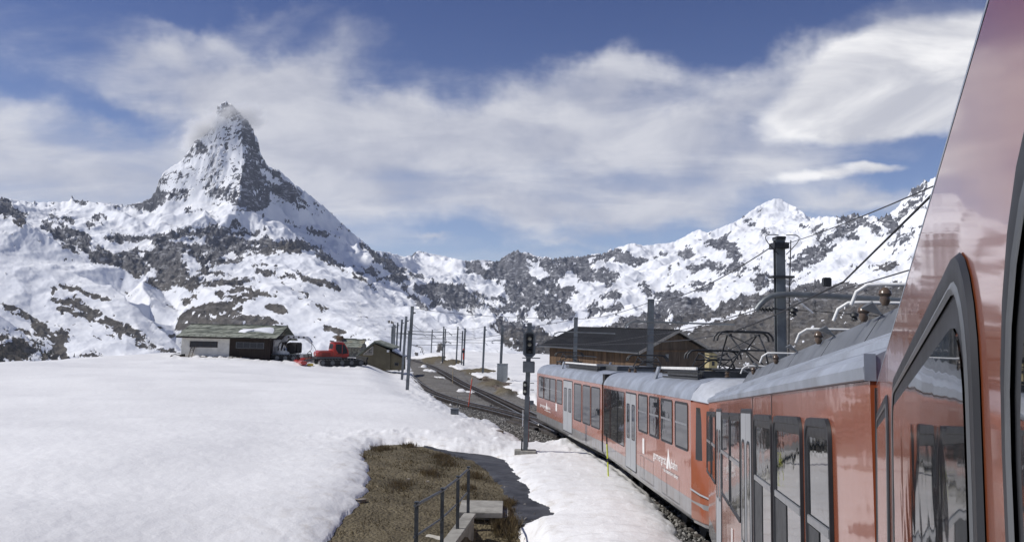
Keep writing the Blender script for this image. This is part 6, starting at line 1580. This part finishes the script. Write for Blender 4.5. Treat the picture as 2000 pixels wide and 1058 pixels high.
    MB().tube([(-4.8, 1.2, .5), (-4.8, 1.2, 2.1)], .03, 6).build('pole', m_under, root, M=M)
red_groomer()
def winch_groomer():
    Y = 107.; a = P(553, 703, Y); root = empty('snow_groomer', a); tag(root, 'grey and black winch groomer with a perforated crane arm, right beside the hut', 'snow groomer')
    m_si = simple('silver_panel', (.42, .43, .45), rough=.35, metal=.4, var=.1)
    M = Matrix.Rotation(R(-8), 4, 'Z')
    for y0 in (-1.9, .9): crawler(root, M, 5.2, 1.0, .75, y0)
    MB().prism([(-2.2, -1.2, .7), (-2.1, -1.2, 1.3), (-1.5, -1.2, 2.35), (-1.15, -1.2, 2.75), (-.75, -1.2, 2.6), (-.8, -1.2, 1.6), (-.9, -1.2, .7)], (0, 0, 0), (0, 2.4, 0)).build('cab_side', m_si, root, M=M, bevel=.08)
    MB().prism([(-1.75, -1.22, 1.5), (-1.35, -1.22, 2.35), (-.98, -1.22, 2.4), (-.98, -1.22, 1.5)], (0, 0, 0), (0, .015, 0)).build('window_pane', m_glassd, root, M=M)
    MB().prism([(-.85, -1.0, .7), (-.85, -1.0, 1.75), (.3, -1.0, 1.60), (1.25, -1.0, 1.05), (1.3, -1.0, .7)], (0, 0, 0), (0, 2.0, 0)).build('hood', m_si, root, M=M, bevel=.08)
    MB().box(-2.6, 2.9, -1.3, 1.3, .45, .8).build('deck', m_fr, root, M=M, bevel=.05)
    MB().box(.8, 2.2, -.9, .9, .95, 2.35).build('winch_drum_housing', m_under, root, M=M, bevel=.1)
    for i in range(4): MB().tube([(-.3+.42*i, -1.03, 1.3), (-.15+.42*i, -1.05, 2.2), (.1+.42*i, -1.0, 2.4)], .07, 8).build('hydraulic_hose', m_under, root, M=M, smooth=True)
    for x in (-.2, .45): MB().box(x, x+.28, -1.08, -1.02, 1.62, 2.0).build('panel', m_white, root, M=M)
    # perforated crane arm
    arm = [(-.35, 2.45), (.1, 3.0), (.35, 3.25), (.5, 3.28), (3.2, 3.18), (3.6, 2.9), (3.95, 2.45), (3.75, 2.3), (3.35, 2.6), (3.0, 2.85), (.6, 2.9), (.25, 2.35)]
    vo = [(x, -.25, z) for x, z in arm]
    bm = MB().prism(vo, (0, 0, 0), (0, .5, 0)); o = bm.build('crane_arm', m_si, root, M=M)
    for x in (.75, 1.45, 2.15, 2.85): MB().lathe([(0, .13), (.03, .12), (.031, .01)], (x, -.255, 3.06), (0, -1, 0), 14).build('lightening_hole', m_snow2 if False else m_under, o, M=M)
    MB().bar((.2, 0, 2.2), (1.1, 0, 2.95), .14).build('ram', m_under, root, M=M)
    MB().tube([(3.8, 0, 2.4), (4.3, .05, 1.7), (4.6, 0, 1.0)], .03, 6).build('winch_cable', m_under, root, M=M); MB().tube([(3.8, 0, 2.4), (3.9, .05, 1.7), (3.6, 0, 1.1)], .03, 6).build('winch_cable', m_under, root, M=M)
    for y in (-2.1, .1): MB().box(3.1, 3.9, y, y+2.0, -.05, .5).build('tiller', m_red, root, M=M, bevel=.12)
    MB().box(2.9, 3.4, -1.5, 1.5, .4, .9).build('tiller_frame', m_sash, root, M=M, bevel=.05)
winch_groomer()
# blade of a third machine at the left corner of the hut
a = P(326, 706, 103.5); root = empty('plough_blade', a); tag(root, 'black machine blade standing in the snow at the left corner of the hut', 'plough blade')
MB().prism([(0, 0, 0), (.15, 0, .55), (.55, 0, .75), (1.5, 0, .95), (1.95, 0, 1.0), (2.0, 0, 0)], (0, 0, 0), (0, .9, 0)).build('blade', m_under, root, bevel=.06)
for i in range(5): MB().box(.3+.35*i, .36+.35*i, -.05, -.002, .1, .6+.06*i).build('blade_rib', m_sash, root)
MB().tube([(.2, .2, .5), (.5, .2, .85), (1.0, .2, 1.0), (1.6, .2, 1.15)], .05, 8).build('guard_rail', m_fr, root)

# lift station on the far slope
a = P(284, 597, 4700); root = empty('lift_station', a); tag(root, 'tiny long lift station on the valley floor left of the hill', 'building')
m_st = simple('far_station', (.07, .07, .075), rough=.8); k_ = 4700/FPX
MB().box(0, 49*k_, 0, 40, -10, 1.5*k_).build('platform', m_render, root); MB().box(0, 9*k_, 2, 38, 1.5*k_+.1, 5.5*k_).build('main_hall', m_st, root); MB().box(9*k_+.1, 40*k_, 6, 30, 1.5*k_+.1, 4.2*k_).build('long_wing', m_st, root)
MB().prism([(-.5*k_, 0, 5.5*k_+.2), (10*k_, 0, 4.6*k_+.2), (10*k_, 0, 5.2*k_), (-.5*k_, 0, 6.6*k_)], (0, 0, 0), (0, 40, 0)).build('roof', m_st, root)
# ================================================================ haze and the small summit cloud
def build_haze():
    bm = MB().box(-16000, 16000, -3000, 21500, -760, 2600)
    m = bpy.data.materials.new('thin_mountain_haze'); m.use_nodes = True; t = m.node_tree; t.nodes.clear()
    v = t.nodes.new('ShaderNodeVolumePrincipled'); v.inputs['Color'].default_value = (.78, .86, 1, 1); v.inputs['Density'].default_value = 1.1e-5; v.inputs['Anisotropy'].default_value = .1
    o = t.nodes.new('ShaderNodeOutputMaterial'); t.links.new(v.outputs[0], o.inputs['Volume'])
    h = bm.build('haze', m); tag(h, 'thin bluish haze over the far mountains', kind='stuff')
build_haze()

def build_cloud():
    c = P(425, 252, 7220.); bm = bmesh.new(); bmesh.ops.create_icosphere(bm, subdivisions=4, radius=1.)
    sx, sy, sz = 520., 340., 210.
    from mathutils import noise as nz
    for v in bm.verts:
        k = 1+.18*nz.noise(v.co*1.5); v.co = Vector((v.co.x*sx*k, v.co.y*sy*k, v.co.z*sz*k))
    me = bpy.data.meshes.new('summit_cloud'); bm.to_mesh(me); bm.free()
    m = bpy.data.materials.new('cloud_vapour'); m.use_nodes = True; t = m.node_tree; t.nodes.clear(); w = NT(t)
    tc = w.n('ShaderNodeTexCoord').outputs['Object']
    q = w.n('ShaderNodeVectorMath', operation='LENGTH', ins={0: w.n('ShaderNodeMapping', ins={0: tc, 3: (1/sx, 1/sy, 1/sz)}).outputs[0]}).outputs['Value']
    n1 = w.noise(w.n('ShaderNodeMapping', ins={0: tc, 3: (.0042, .0042, .0085)}).outputs[0], 1., 5, .6, .4)
    fall = w.ramp(q, 1.0, .25)
    d = w.m('ADD', fall, w.m('MULTIPLY', w.m('SUBTRACT', n1, .5), 2.6))
    d = w.m('MULTIPLY', w.ramp(d, .05, 1.0), w.ramp(q, 1., .8)); d = w.m('MULTIPLY', d, CLOUD_D)
    v = w.n('ShaderNodeVolumePrincipled', ins={'Color': (1, 1, 1, 1), 'Density': d, 'Anisotropy': .0})
    o = w.n('ShaderNodeOutputMaterial'); t.links.new(v.outputs[0], o.inputs['Volume'])
    ob = link('cloud', me, m); ob.location = c; ob.rotation_euler = (0, R(-24), 0)
    tag(ob, 'small grey cloud wrapped round the pyramid peak just below its summit', 'cloud')
CLOUD_D = .014
build_cloud()
